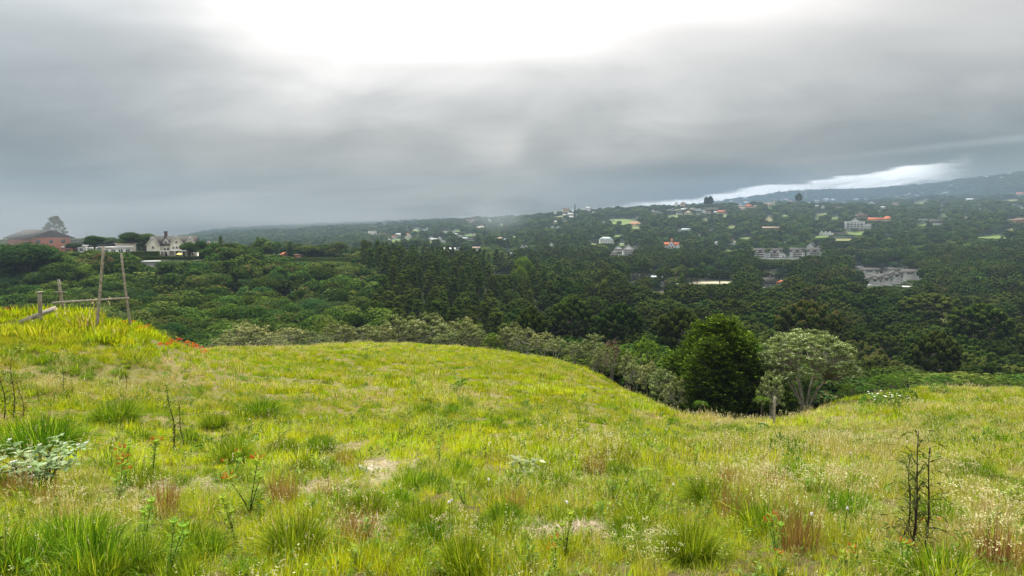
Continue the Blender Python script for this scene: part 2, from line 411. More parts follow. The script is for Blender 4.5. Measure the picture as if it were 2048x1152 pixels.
# ------------------------------------------------------------------ ground sheet
MU = [-500,100,260,330,420,500,700,850,950,1050,1150,1200,1250,1300,1350,1420,1500,1580,1640,1720,1850,2048,2600]
MY = [34,34,36,46,64,68,80,82,79,70,62,56,49,43,38,35,35,38,47,54,62,64,64]
def meadow_y(u): return np.interp(u, MU, MY)
# open patches on the hills: centre u, v, width px, height px, colour
GRN = (.13, .19, .045); PAL = (.20, .23, .09); SOIL = (.30, .17, .10); TAN = (.45, .40, .28); DRYG = (.19, .19, .08)
CLEAR = [(1247,446,58,17,GRN),(1268,447,30,10,SOIL),(1995,476,92,13,GRN),(738,472,22,7,PAL),(885,466,34,8,PAL),(795,484,24,12,GRN),(815,479,16,6,GRN),
 (888,491,12,10,GRN),(1180,488,14,7,GRN),(1192,492,16,12,PAL),(1242,490,20,8,GRN),(1458,503,24,9,GRN),(1468,484,12,7,GRN),(1540,415,30,10,GRN),(1537,440,16,16,DRYG),
 (1720,467,34,9,GRN),(1645,474,40,7,GRN),(1690,481,60,8,DRYG),(1892,430,22,6,GRN),(1768,422,26,6,PAL),(1845,450,30,6,GRN),(2020,402,50,6,DRYG),(1452,432,18,7,PAL),
 (960,455,22,6,TAN),(1890,386,22,4,PAL),(1118,430,30,14,DRYG),(1430,568,90,12,TAN),(1325,590,36,14,TAN),(1500,400,14,4,PAL),(860,485,34,6,DRYG),(830,462,20,6,PAL)]
_r = random.Random(21)
for _k in range(26):
    CLEAR.append((_r.uniform(1120, 2040), _r.uniform(405, 478), _r.uniform(12, 34), _r.uniform(4, 9), _r.choice([(.10, .15, .04), (.14, .17, .06), (.12, .16, .05), (.17, .17, .08)])))
for _k in range(8):
    CLEAR.append((_r.uniform(720, 1080), _r.uniform(448, 492), _r.uniform(12, 30), _r.uniform(4, 9), _r.choice([(.10, .15, .04), (.14, .17, .06)])))
CL = []
for (u, v, w, h, c) in CLEAR:
    x, y, z = ground(u, v, 90); xa, ya, za = ground(u, v+h/2, 90); xb, yb, zb = ground(u, v-h/2, 90)
    CL.append((x/y, w/F/2, (ya+yb)/2, max((yb-ya)/2, 9.0, .3*w*y/F), c))
def clear_at(x, y, grow=1.0):
    best = np.zeros(len(x)); idx = -np.ones(len(x), int); s = x/np.maximum(y, 1)
    for i, (s0, sw, y0, yh, c) in enumerate(CL):
        d = 1-np.sqrt(((s-s0)/(sw*grow))**2+((y-y0)/(yh*grow))**2)+.35*fbm(x/(8+y*.012), y/(8+y*.012), 2); m = (d > best) & (y > 80); best[m] = d[m]; idx[m] = i
    return best, idx
phis = np.concatenate([np.linspace(-pi, -.95, 40, endpoint=False), np.linspace(-.95, .95, 330), np.linspace(.95, pi, 40, endpoint=False)[1:]])
rr = np.concatenate([np.exp(np.linspace(math.log(.35), math.log(4650), 720))])
PH, RR = np.meshgrid(phis, rr); GX = (RR*np.sin(PH)).ravel(); GY = (RR*np.cos(PH)).ravel(); GZ = H(GX, GY)
g = MB(); nphi, nr = len(phis), len(rr)
Vg = np.concatenate([np.stack([GX, GY, GZ], 1), [[0, 0, float(GZ[:nphi].mean())]]])
ii = (np.arange(nr-1)*nphi)[:, None]; jj = np.arange(nphi)[None]; kk = (jj+1) % nphi
g.add(Vg, np.stack([ii+jj, ii+kk, ii+nphi+kk, ii+nphi+jj], -1).reshape(-1, 4))
g.f.append((np.stack([np.full(nphi, nr*nphi), (np.arange(nphi)+1) % nphi, np.arange(nphi)], 1), 0))
gm = bpy.data.materials.new('ground_cover'); gm.use_nodes = True; nt = gm.node_tree; b = nt.nodes['Principled BSDF']
at = node(nt, 'ShaderNodeAttribute', attribute_name='cover'); gc = N(nt, at.outputs['Color'])
geo = node(nt, 'ShaderNodeNewGeometry'); P = N(nt, geo.outputs['Position'])
n1 = noise(nt, P, 3.0, 6, .65); n2 = noise(nt, P, .25, 4, .6); n3 = noise(nt, P, 14.0, 4, .7)
c = mixc(nt, n1.sstep(.35, .7)*.55, gc, (.16, .115, .05), 'MIX')
nearm = N(nt, at.outputs['Alpha'])
c = mixc(nt, nearm, gc, c)
sc_ = node(nt, 'ShaderNodeVectorMath', operation='SCALE'); nt.links.new(c.s, sc_.inputs[0]); nt.links.new(((n2-.5)*.5+(n3-.5)*.7+1.0).s, sc_.inputs['Scale'])
nt.links.new(sc_.outputs[0], b.inputs['Base Color']); b.inputs['Roughness'].default_value = 1; b.inputs['Specular IOR Level'].default_value = .1
bp = node(nt, 'ShaderNodeBump'); bp.inputs['Strength'].default_value = .7; bp.inputs['Distance'].default_value = .06; nt.links.new((n1+n3).s, bp.inputs['Height']); nt.links.new(bp.outputs[0], b.inputs['Normal'])
GO = g.build('ground', gm, smooth=True); tag(GO, kind='structure')
uu = 1024+F*np.tan(np.clip(np.arctan2(GX, GY), -.89, .89)); isM = (np.hypot(GX, GY) < meadow_y(uu)*1.02) | (np.abs(np.arctan2(GX, GY)) > 1.15)
cols = np.where(isM[:, None], np.array([.13, .135, .035]), np.array([.030, .040, .016]))
far = ~isM & (RR.ravel() > 700); cols[far] = (.035, .055, .03)
best, idx = clear_at(GX, GY)
for i, cl in enumerate(CL):
    m = (idx == i) & ~isM; k = np.clip(best[m]*5, 0, 1)[:, None]; cols[m] = cols[m]*(1-k)+np.array(cl[4])*k
nr_ = np.clip((11-np.hypot(GX, GY))/6, 0, 1)[:, None]; cols = np.where(isM[:, None], cols*(1-nr_)+np.array([.075, .062, .028])*nr_, cols)
straw = fbm(GX/6, GY/6, 3)[:, None]; cols = np.where(isM[:, None], cols*(1-np.clip(straw*1.5, 0, .5))+np.array([.20, .16, .07])*np.clip(straw*1.5, 0, .5), cols)
# bare strawy spots in the foreground
for (u, v, rad, c) in [(735,935,.42,(.30,.27,.18)),(800,955,.3,(.28,.25,.16)),(600,985,.3,(.24,.19,.11)),(420,975,.25,(.26,.21,.13)),(690,1060,.30,(.22,.15,.09)),(1190,1070,.25,(.34,.29,.18)),(1620,940,.3,(.30,.16,.11))]:
    x, y, z = ground(u, v); d = np.hypot(GX-x, (GY-y)*.8)/(rad*y/4.5+.2); k = np.clip(1.3-d, 0, 1)[:, None]; cols = cols*(1-k)+np.array(c)*k
cols = np.concatenate([cols, [[.2, .2, .06]]]); alpha = np.concatenate([isM*1.0, [1]])
ca = GO.data.color_attributes.new('cover', 'FLOAT_COLOR', 'POINT'); ca.data.foreach_set('color', np.concatenate([cols, alpha[:, None]], 1).astype(np.float32).ravel())

# ------------------------------------------------------------------ tree shapes
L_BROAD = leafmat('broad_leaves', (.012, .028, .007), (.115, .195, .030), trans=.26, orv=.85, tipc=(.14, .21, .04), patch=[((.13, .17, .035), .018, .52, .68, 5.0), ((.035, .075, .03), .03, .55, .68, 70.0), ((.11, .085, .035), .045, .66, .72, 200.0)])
L_ARAU = leafmat('araucaria_needles', (.009, .021, .005), (.092, .155, .024), trans=.22, orv=.9, tipc=(.13, .21, .04), patch=[((.095, .125, .028), .02, .54, .68, 15.0), ((.09, .075, .03), .05, .66, .72, 90.0)])
L_PINE = leafmat('pine_needles', (.012, .026, .006), (.100, .155, .022), tipc=(.15, .22, .04), trans=.25, orv=.5)
L_GREY = leafmat('grey_green_leaves', (.09, .11, .045), (.29, .34, .14), tipc=(.55, .57, .34), trans=.3, orv=.4)
L_WHITE = leafmat('silvery_leaves', (.10, .125, .04), (.36, .42, .17), tipc=(.68, .70, .46), trans=.3, orv=.2)
L_CONE = leafmat('fresh_green_sprays', (.014, .034, .007), (.065, .14, .014), tipc=(.14, .27, .03), trans=.25, orv=.15)
L_LIME = leafmat('bright_leaves', (.05, .10, .014), (.12, .21, .03), tipc=(.18, .30, .05), trans=.35, orv=.3)
L_DEAD = leafmat('brown_twigs', (.12, .085, .06), (.24, .18, .13), trans=.1, orv=.2)
def ucrown(rng, n, up=.15):
    d = rng.normal(size=(n*3, 3)); d = nrm(d); d = d[d[:, 2] > -up][:n]; return d
def broadleaf(seed, Ht=13.0, R=4.2, q=1.0, trunkpart=True, leafm=0, clear=.34):
    rng = np.random.default_rng(seed); cr, tr = MB(), MB()
    nl = int(rng.integers(13, 19)); D = ucrown(rng, nl, .1); zc = Ht*(clear+(1-clear)*.42)
    C = D*np.array([R*.58, R*.58, Ht*(1-clear)*.33])+np.array([0, 0, zc]); C = np.concatenate([C, [[0, 0, zc+Ht*.12]]])
    rad = R*rng.uniform(.32, .50, len(C)); rad[-1] = R*.55
    nleaf = int(2400*q)
    for c_, r_ in zip(C, rad):
        cr.ball(c_-[0, 0, r_*.1], r_*np.array([.80, .80, .66]), 0, 7, 4, rnd=.12, jit=.12, rng=rng)  # core balls get the dark leaf tone, painting shade inside the crown
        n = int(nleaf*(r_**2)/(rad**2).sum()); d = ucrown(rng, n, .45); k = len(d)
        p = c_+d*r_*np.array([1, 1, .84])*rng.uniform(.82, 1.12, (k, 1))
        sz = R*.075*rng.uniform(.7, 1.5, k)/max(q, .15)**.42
        leaves(cr, p, d+rng.normal(size=(k, 3))*.30+[0, 0, .10], sz*1.35, sz, rng, leafm, rnd=np.clip(rng.random(k)*.75+.25*d[:, 2], 0, 1))  # upward leaves toned lighter: light from above put into the colour
    tr.tube([[0, 0, -1.5], [.1, 0, Ht*.25], [.2, .1, Ht*.45], [.1, .2, zc]], [.30, .24, .18, .08], 6, 0)
    if q > .5:
        for c_ in C[:7]: tr.tube([[.1, .05, Ht*.28], (c_*[.5, .5, 1]+[0, 0, Ht*.38])/[1, 1, 2]+[0, 0, Ht*.08], c_], [.13, .09, .04], 5, 0)
    return cr, tr
def araucaria(seed, Ht=17.0, R=5.0, q=1.0):
    rng = np.random.default_rng(seed); cr, tr = MB(), MB()
    tr.tube([[0, 0, -2], [.08, 0, Ht*.4], [0, .1, Ht*.75], [0, 0, Ht-.6]], [.34, .28, .2, .1], 6, 0)
    tiers = [(0, 11, R), (1.2, 11, R*.98), (2.3, 9, R*.8), (3.2, 7, R*.52), (3.9, 4, R*.22)]
    zb = Ht-4.7
    for (dz, nb, L) in tiers:
        ph0 = rng.random()*6.28
        for k in range(nb):
            ph = ph0+k/nb*2*pi+rng.normal()*.12; Lk = L*rng.uniform(.78, 1.08); d = np.array([cos(ph), sin(ph), 0])
            zend = zb+dz+ (1.1 if dz < 3 else .7)*rng.uniform(.6, 1.2); z0 = zb+dz-.9
            ts = np.array([0, .4, .75, 1.0]); pts = d*Lk*ts[:, None]+np.array([0, 0, 1])*(z0+(zend-z0)*(ts**2.2))[:, None]
            if q > .4: tr.tube(pts, [.10, .075, .05, .035], 4, 0, cap=False)
            sub = 3 if q > .4 else 2
            for m in range(sub+1):
                f = 1.0 if m == 0 else rng.uniform(.62, .95); side = 0 if m == 0 else rng.uniform(-1, 1)*.95
                c_ = d*Lk*f+np.array([-d[1], d[0], 0])*side*Lk*.24+[0, 0, z0+(zend-z0)*f**2.2+rng.uniform(-.05, .25)]
                r_ = rng.uniform(.50, .74)*(1 if q > .4 else 1.3)
                cr.ball(c_, r_*.74, 0, 6, 3, rnd=.1, rng=rng)  # pompon cores coloured dark as painted inner shade
                n = int(46*q) if q > .4 else 7
                dd = ucrown(rng, n, .7); kk_ = len(dd)
                if q > .4: leaves(cr, c_+dd*r_*.86, dd+rng.normal(size=(kk_, 3))*.4, r_*rng.uniform(.5, .8, kk_), r_*.34, rng, 0, rnd=np.clip(.35+.5*dd[:, 2]+rng.normal(size=kk_)*.15, 0, 1))  # top light put into the needle colour, undersides darker
                else: leaves(cr, c_+dd*r_*.8, dd+rng.normal(size=(kk_, 3))*.3+[0, 0, .3], r_*1.0, r_*.8, rng, 0, rnd=np.clip(.5+.4*dd[:, 2]+rng.normal(size=kk_)*.18, 0, 1))  # same painted top light on the coarse pompons
    if q > .4:
        for k in range(3):
            ph = rng.random()*6.28; L = R*rng.uniform(.3, .7); z = zb-rng.uniform(1, 4)
            tr.tube([[0, 0, z], [cos(ph)*L*.6, sin(ph)*L*.6, z-.2], [cos(ph)*L, sin(ph)*L, z+.5]], [.06, .04, .02], 4, 0, cap=False)
    return cr, tr
def pine(seed, Ht=20.0, R=2.5, q=1.0, ncl=None, lo=.42, top=.85):
    rng = np.random.default_rng(seed); cr, tr = MB(), MB()
    tr.tube([[0, 0, -2], [.1, .1, Ht*.5], [-.1, 0, Ht*.8], [0, 0, Ht*.98]], [.26, .2, .12, .04], 6, 0)
    ncl = ncl or int(64 if q > .4 else 26)
    for k in range(ncl):
        f = rng.random()**.8; z = Ht*(lo+(.98-lo)*f); rmax = R*(1.05-top*((z/Ht-lo)/(1-lo))**1.5)*rng.uniform(.65, 1.12)
        ph = rng.random()*6.28; c_ = np.array([cos(ph)*rmax*.75, sin(ph)*rmax*.75, z+rmax*.15]); r_ = rng.uniform(.55, .95)*(1 if q > .4 else 1.35)
        if q > .4: tr.tube([[0, 0, z-rmax*.25], c_*[.6, .6, 1]-[0, 0, .1], c_], [.06, .04, .02], 4, 0, cap=False)
        cr.ball(c_, r_*np.array([.62, .62, .7]), 0, 6, 3, rnd=.1, jit=.15, rng=rng)  # dark clump core paints the shade behind the needles
        n = int(40*q) if q > .4 else 9; dd = nrm(ucrown(rng, n, .5)+[0, 0, .35]); m = len(dd)
        leaves(cr, c_+dd*r_*.7, dd+rng.normal(size=(m, 3))*.5, r_*rng.uniform(.6, .95, m), r_*(.34 if q > .4 else .7), rng, 0, rnd=np.clip(.45+.35*dd[:, 2]+rng.normal(size=m)*.2, 0, 1), along=dd if q > .4 else None)  # clump tops coloured lighter, painting light from above
    return cr, tr
def shrubtree(seed, Ht=6.0, R=2.8, nst=4, nc=90, spread=.9, leafn=26, cs=.30, base=.35, flat=.55):
    """many thin stems carrying a dome of small leaf clumps"""
    rng = np.random.default_rng(seed); cr, tr = MB(), MB()
    D = ucrown(rng, nc, .12); rr_ = rng.uniform(.55, 1.0, (len(D), 1))**.6
    zc = Ht*(base+.12); C = D*rr_*np.array([R*.9, R*.9, (Ht-zc)*.95])+np.array([0, 0, zc]); C[:, 2] += -flat*0
    forks = []
    for k in range(nst):
        ph = rng.random()*6.28; b0 = np.array([cos(ph)*.12, sin(ph)*.12, -.6]); f = np.array([cos(ph)*R*.35*spread, sin(ph)*R*.35*spread, Ht*rng.uniform(.38, .5)])
        tr.tube([b0, b0*[1.6, 1.6, 0]+[0, 0, Ht*.15], f*[.6, .6, .75], f], np.array([.07, .06, .05, .038])*Ht/5, 6, 0)
        forks.append(f)
    forks = np.array(forks)
    for c_ in C:
        i = int(np.argmin(((forks-c_)**2*[1, 1, .2]).sum(1)))
        if rng.random() < .5: tr.tube([forks[i], (forks[i]*.45+c_*.55)+[0, 0, -.12], c_], np.array([.03, .02, .008])*Ht/5, 4, 0, cap=False)
        r_ = cs*Ht/6*rng.uniform(.7, 1.4); dd = ucrown(rng, leafn, .5); m = len(dd)
        cr.ball(c_-[0, 0, r_*.15], r_*np.array([.55, .55, .35]), 0, 6, 3, rnd=.1, rng=rng)  # dark ball paints the shade within each clump
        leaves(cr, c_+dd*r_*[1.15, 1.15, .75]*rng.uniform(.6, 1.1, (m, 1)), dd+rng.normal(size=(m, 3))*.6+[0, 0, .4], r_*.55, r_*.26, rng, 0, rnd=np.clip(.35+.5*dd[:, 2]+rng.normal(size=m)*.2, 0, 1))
    return cr, tr
def sprayconifer(seed, Ht=9.0, R=3.6, n=1500):
    rng = np.random.default_rng(seed); cr, tr = MB(), MB()
    tr.tube([[0, 0, -1], [0, .1, Ht*.4], [.1, 0, Ht*.96]], [.25, .18, .03], 6, 0)
    f = rng.random(n)**.9; z = Ht*(.03+.95*f); rm = R*np.clip(1.08-1.05*np.maximum(f-.25, 0)**1.5*1.35, .08, 1)*(1-.25*np.clip(.12-f, 0, 1)*6)
    ph = rng.random(n)*6.28; k = rng.uniform(.55, 1.05, n); rad = rm*k*(1+.24*np.sin(ph*3+1+z*.8)+.13*np.sin(ph*7+z*2.1)+.10*np.sin(z*3.3+ph*2))
    d = np.stack([np.cos(ph), np.sin(ph), 0*ph], 1); C = d*rad[:, None]+np.stack([0*z, 0*z, z], 1)
    ax = nrm(d*rng.uniform(.5, 1, (n, 1))+np.stack([0*z, 0*z, rng.uniform(.3, 1.1, n)], 1)+rng.normal(size=(n, 3))*.25)
    for j in range(9):                # each spray: leaflets along its axis
        t = (j/8-.3); side = (-1)**j; m = C+ax*(t*.70)
        b_ = nrm(np.cross(ax, rng.normal(size=(n, 3))*.3+[0, 0, 1])); al = nrm(ax*.9+b_*side*.8)
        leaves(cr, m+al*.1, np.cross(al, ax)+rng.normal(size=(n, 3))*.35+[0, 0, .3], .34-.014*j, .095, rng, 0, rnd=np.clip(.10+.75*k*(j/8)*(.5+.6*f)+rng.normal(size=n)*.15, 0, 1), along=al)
    cr.ball([0, 0, Ht*.40], [R*.44, R*.44, Ht*.36], 0, 14, 9, rnd=.02, jit=.15, rng=rng)  # darkest tone on the core paints shade deep in the crown
    for i in range(60):
        q = int(rng.integers(n)); tr.tube([[0, 0, z[q]*.8], C[q]], [.05, .015], 4, 0, cap=False)
    return cr, tr
def manyleader(seed, Ht=9.0, R=3.6, n=3600):
    rng = np.random.default_rng(seed); cr, tr = MB(), MB()
    for k, (dx, dy, hs, rs) in enumerate([(0, 0, 1.0, .60), (-.40, .1, .90, .50), (.38, -.05, .93, .50), (.12, -.42, .84, .55), (-.80, -.1, .58, .40), (.80, .1, .64, .38), (-.15, .42, .86, .46), (-.30, -.45, .58, .46), (.45, -.5, .5, .4)]):
        c_, t_ = sprayconifer(seed*10+k, Ht*hs, R*rs, int(n*rs*hs*.42)); off = np.array([dx*R, dy*R, 0])
        for a_, b_ in ((cr, c_), (tr, t_)):
            o_ = a_.n; a_.v += [v+off for v in b_.v]; a_.r += b_.r; a_.f += [(f+o_, m) for f, m in b_.f]; a_.n += b_.n
    return cr, tr
def treefern(seed, Ht=2.2, R=1.4, nf=16):
    rng = np.random.default_rng(seed); cr, tr = MB(), MB()
    tr.tube([[0, 0, -.3], [0, .03, Ht*.5], [0, 0, Ht*.85]], [.10, .09, .08], 6, 0)
    for k in range(nf):
        ph = k/nf*6.28+rng.normal()*.15; L = R*rng.uniform(.8, 1.1); d = np.array([cos(ph), sin(ph), 0]); s_ = np.array([-d[1], d[0], 0])
        for j in range(22):
            t = .1+.9*j/21; p = d*L*t+np.array([0, 0, Ht*.85+L*(.75*t-1.0*t*t)]); w = L*.26*(sin(pi*min(t*1.05+.05, 1)))+.03
            for sgn in (-1, 1): leaves(cr, (p+s_*sgn*w/2)[None], (np.array([0, 0, 1])+rng.normal(size=3)*.25)[None], w, .05, rng, 0, along=(s_*sgn+d*.35)[None])
    return cr, tr

# ------------------------------------------------------------------ one GN object scatters its own prototypes over its own points
def stuff(name, protos, mats, pts, rotz, scl, pid, label, cat, tilt=None):
    mb = MB(); pids = []
    for k, p in enumerate(protos):
        off = mb.n
        mb.v += p.v; mb.r += p.r; mb.f += [(f+off, m) for f, m in p.f]; mb.n += p.n; pids.append(np.full(p.n, k))
    np_ = mb.n; mb.v.append(np.asarray(pts, float)); mb.r.append(np.zeros(len(pts)))
    o = mb.build(name, mats); me = o.data; n = len(pts)
    def att(nm, typ, key, arr):
        a_ = me.attributes.new(nm, typ, 'POINT'); a_.data.foreach_set(key, arr)
    att('pid', 'INT', 'value', np.concatenate(pids+[pid]).astype(np.int32))
    att('isp', 'FLOAT', 'value', np.concatenate([np.zeros(np_), np.ones(n)]).astype(np.float32))
    rot = np.zeros((np_+n, 3), np.float32); rot[np_:, 2] = rotz
    if tilt is not None: rot[np_:, 0] = tilt[0]; rot[np_:, 1] = tilt[1]
    att('rot', 'FLOAT_VECTOR', 'vector', rot.ravel())
    sv = np.ones((np_+n, 3), np.float32); sv[np_:] = scl if np.ndim(scl) == 2 else np.asarray(scl)[:, None]; att('scl', 'FLOAT_VECTOR', 'vector', sv.ravel())
    ng = bpy.data.node_groups.new(name+'_scatter', 'GeometryNodeTree')
    ng.interface.new_socket('Geometry', in_out='INPUT', socket_type='NodeSocketGeometry'); ng.interface.new_socket('Geometry', in_out='OUTPUT', socket_type='NodeSocketGeometry')
    gi = ng.nodes.new('NodeGroupInput'); go = ng.nodes.new('NodeGroupOutput')
    def na(nm, dt):
        x = ng.nodes.new('GeometryNodeInputNamedAttribute'); x.data_type = dt; x.inputs['Name'].default_value = nm; return x.outputs['Attribute']
    def sep(geo_, sock):
        x = ng.nodes.new('GeometryNodeSeparateGeometry'); x.domain = 'POINT'; ng.links.new(geo_, x.inputs['Geometry']); ng.links.new(sock, x.inputs['Selection']); return x
    def eq(k):
        x = ng.nodes.new('FunctionNodeCompare'); x.data_type = 'INT'; x.operation = 'EQUAL'; ng.links.new(na('pid', 'INT'), x.inputs[2]); x.inputs[3].default_value = k; return x.outputs[0]
    cmp_ = ng.nodes.new('FunctionNodeCompare'); cmp_.data_type = 'FLOAT'; cmp_.operation = 'GREATER_THAN'; ng.links.new(na('isp', 'FLOAT'), cmp_.inputs[0]); cmp_.inputs[1].default_value = .5
    s0 = sep(gi.outputs[0], cmp_.outputs[0]); jn = ng.nodes.new('GeometryNodeJoinGeometry')
    for k in range(len(protos)):
        pr = sep(s0.outputs[1], eq(k)); ins = ng.nodes.new('GeometryNodeInstanceOnPoints')
        ng.links.new(s0.outputs[0], ins.inputs['Points']); ng.links.new(eq(k), ins.inputs['Selection']); ng.links.new(pr.outputs[0], ins.inputs['Instance'])
        e2r = ng.nodes.new('FunctionNodeEulerToRotation'); ng.links.new(na('rot', 'FLOAT_VECTOR'), e2r.inputs[0])
        ng.links.new(e2r.outputs[0], ins.inputs['Rotation']); ng.links.new(na('scl', 'FLOAT_VECTOR'), ins.inputs['Scale']); ng.links.new(ins.outputs[0], jn.inputs[0])
    ng.links.new(jn.outputs[0], go.inputs[0])
    md = o.modifiers.new('scatter', 'NODES'); md.node_group = ng
    return tag(o, label, cat, None, 'stuff')

# ------------------------------------------------------------------ building sites first, so that the forest leaves them room
SITES = []      # (u, vtop, vbase, w, Y)
def site(u, vb, w, h, Yd=None, front=60):
    x, y, z = ground(u, vb, 95) if Yd is None else (lambda a_: (a_[0], a_[1], H1(a_[0], a_[1])))(atdepth(u, vb, Yd))
    SITES.append((u, vb-h, vb, w, y)); return x, y, z
# ------------------------------------------------------------------ houses
WC = dict(W=('white_render', (.86, .86, .84)), C=('cream_render', (.82, .79, .68)), P=('pink_render', (.58, .43, .37)), G=('grey_render', (.38, .38, .37)),
          B=('red_brick', (.55, .19, .11)), T=('tan_render', (.50, .40, .28)), Y=('pale_yellow_render', (.62, .60, .38)))
RC = dict(g=('grey_roof', (.095, .09, .085)), d=('dark_roof', (.085, .082, .078)), r=('orange_tile_roof', (.52, .17, .08)), w=('white_roof', (.72, .73, .72)),
          t=('tan_roof', (.42, .33, .25)), b=('brown_roof', (.20, .13, .10)), s=('pale_blue_metal_roof', (.48, .56, .57)))
CN = dict(W='white', C='cream', P='pinkish', G='grey', B='red brick', T='tan', Y='pale yellow')
RN = dict(g='grey', d='dark', r='orange tiled', w='white', t='tan', b='brown', s='pale blue metal')
def wm(k): return pmat(WC[k][0], WC[k][1], .95, nscale=.6, var=.08, spec=.05)
def rm(k): return pmat(RC[k][0], RC[k][1], .95, nscale=1.5, var=.16, spec=.04)
glass = pmat('window_glass', (.045, .055, .065), .12, nscale=.3, spec=.6)
trimw = pmat('white_trim', (.86, .86, .84), .9, nscale=2, var=.03, spec=.05); brownw = pmat('brown_timber', (.16, .085, .05), .8, nscale=3)
stonew = pmat('stone_wall', (.17, .15, .13), .95, nscale=.8, var=.25)
def gabled(W_, D, hw, hr, mode, root, wk, rk, ov=.5, x0=0.0, y0=0.0, rname='roof', wname='wall', z0=0.0, th=.22):
    """walls and pitched roof of one volume; front face at y0, body runs back"""
    w = MB(); hx = W_/2; y1 = y0+D; zb = z0-6 if z0 == 0 else z0
    p = [[x0-hx,y0,zb],[x0+hx,y0,zb],[x0+hx,y1,zb],[x0-hx,y1,zb],[x0-hx,y0,z0+hw],[x0+hx,y0,z0+hw],[x0+hx,y1,z0+hw],[x0-hx,y1,z0+hw]]
    if mode == 'side': p += [[x0-hx,(y0+y1)/2,z0+hw+hr],[x0+hx,(y0+y1)/2,z0+hw+hr]]; extra = [[[4,7,8]],[[5,9,6]]]
    elif mode == 'front': p += [[x0,y0,z0+hw+hr],[x0,y1,z0+hw+hr]]; extra = [[[4,5,8]],[[7,9,6]]]
    else: extra = []
    w.add(p, [[0,1,5,4],[1,2,6,5],[2,3,7,6],[3,0,4,7]])
    for t_ in extra: w.f.append((np.array(t_), 0))
    w.build(wname, wm(wk), root)
    r = MB(); Z0 = z0+hw
    def slab(a, b, c, d):
        q = np.array([a, b, c, d], float); n_ = np.cross(q[1]-q[0], q[3]-q[0]); n_ = n_/np.linalg.norm(n_); n_ *= (1 if n_[2] > 0 else -1)
        P8 = np.concatenate([q+n_*.02, q+n_*(th+.02)]); r.add(P8, [[0,3,2,1],[4,5,6,7],[0,1,5,4],[1,2,6,5],[2,3,7,6],[3,0,4,7]])
    if mode == 'side':
        ym = (y0+y1)/2; k = ov*hr/(D/2); slab([x0-hx-ov,y0-ov,Z0-k],[x0+hx+ov,y0-ov,Z0-k],[x0+hx+ov,ym,Z0+hr],[x0-hx-ov,ym,Z0+hr]); slab([x0+hx+ov,y1+ov,Z0-k],[x0-hx-ov,y1+ov,Z0-k],[x0-hx-ov,ym,Z0+hr],[x0+hx+ov,ym,Z0+hr])
    elif mode == 'front':
        k = ov*hr/hx; slab([x0-hx-ov,y0-ov,Z0-k],[x0,y0-ov,Z0+hr],[x0,y1+ov,Z0+hr],[x0-hx-ov,y1+ov,Z0-k]); slab([x0+hx+ov,y0-ov,Z0-k],[x0,y0-ov,Z0+hr],[x0,y1+ov,Z0+hr],[x0+hx+ov,y1+ov,Z0-k])
    elif mode == 'hip':
        A = [x0-hx-ov,y0-ov,Z0]; B_ = [x0+hx+ov,y0-ov,Z0]; C_ = [x0+hx+ov,y1+ov,Z0]; D_ = [x0-hx-ov,y1+ov,Z0]
        rl = max(hx-D/2, .3); E = [x0-rl,(y0+y1)/2,Z0+hr]; G_ = [x0+rl,(y0+y1)/2,Z0+hr]
        r.add([A,B_,C_,D_,E,G_,[A[0],A[1],Z0-th],[B_[0],B_[1],Z0-th],[C_[0],C_[1],Z0-th],[D_[0],D_[1],Z0-th]], [[0,1,5,4],[2,3,4,5],[6,7,1,0],[7,8,2,1],[8,9,3,2],[9,6,0,3],[9,8,7,6]])
        r.f.append((np.array([[1,2,5],[3,0,4]]), 0))
    else:
        r.box([x0,(y0+y1)/2,Z0+hr/2+.01], [W_+2*ov,D+2*ov,max(hr,.3)])
    r.build(rname, rm(rk), root)
def window(root, x, z, w, h, y=0.0, fr=None, name='window'):
    m = MB(); m.box([x, y-.03, z], [w, .14, h], 0); m.box([x, y-.06, z], [w*.84, .14, h*.84], 1); m.box([x, y-.07, z], [w*.06, .16, h*.84], 0)
    return m.build(name, [fr or trimw, glass], root)
def wrow(root, x0, x1, n, z, w, h, y=0.0, fr=None):
    for k in range(n): window(root, x0+(x1-x0)*(k+.5)/n, z, w, h, y, fr)
def rootat(name, u, vb, w, h, Yd=None, yaw=0.0):
    x, y, z = site(u, vb, w, h, Yd); t = tv(vb)*y if Yd is None else z
    r = empty(name, (x, y, t if Yd is None else z), -math.atan2(x, y)+yaw); m = y/F
    return r, m
ORD = 'first second third fourth fifth sixth seventh eighth ninth tenth eleventh twelfth thirteenth fourteenth fifteenth'.split()
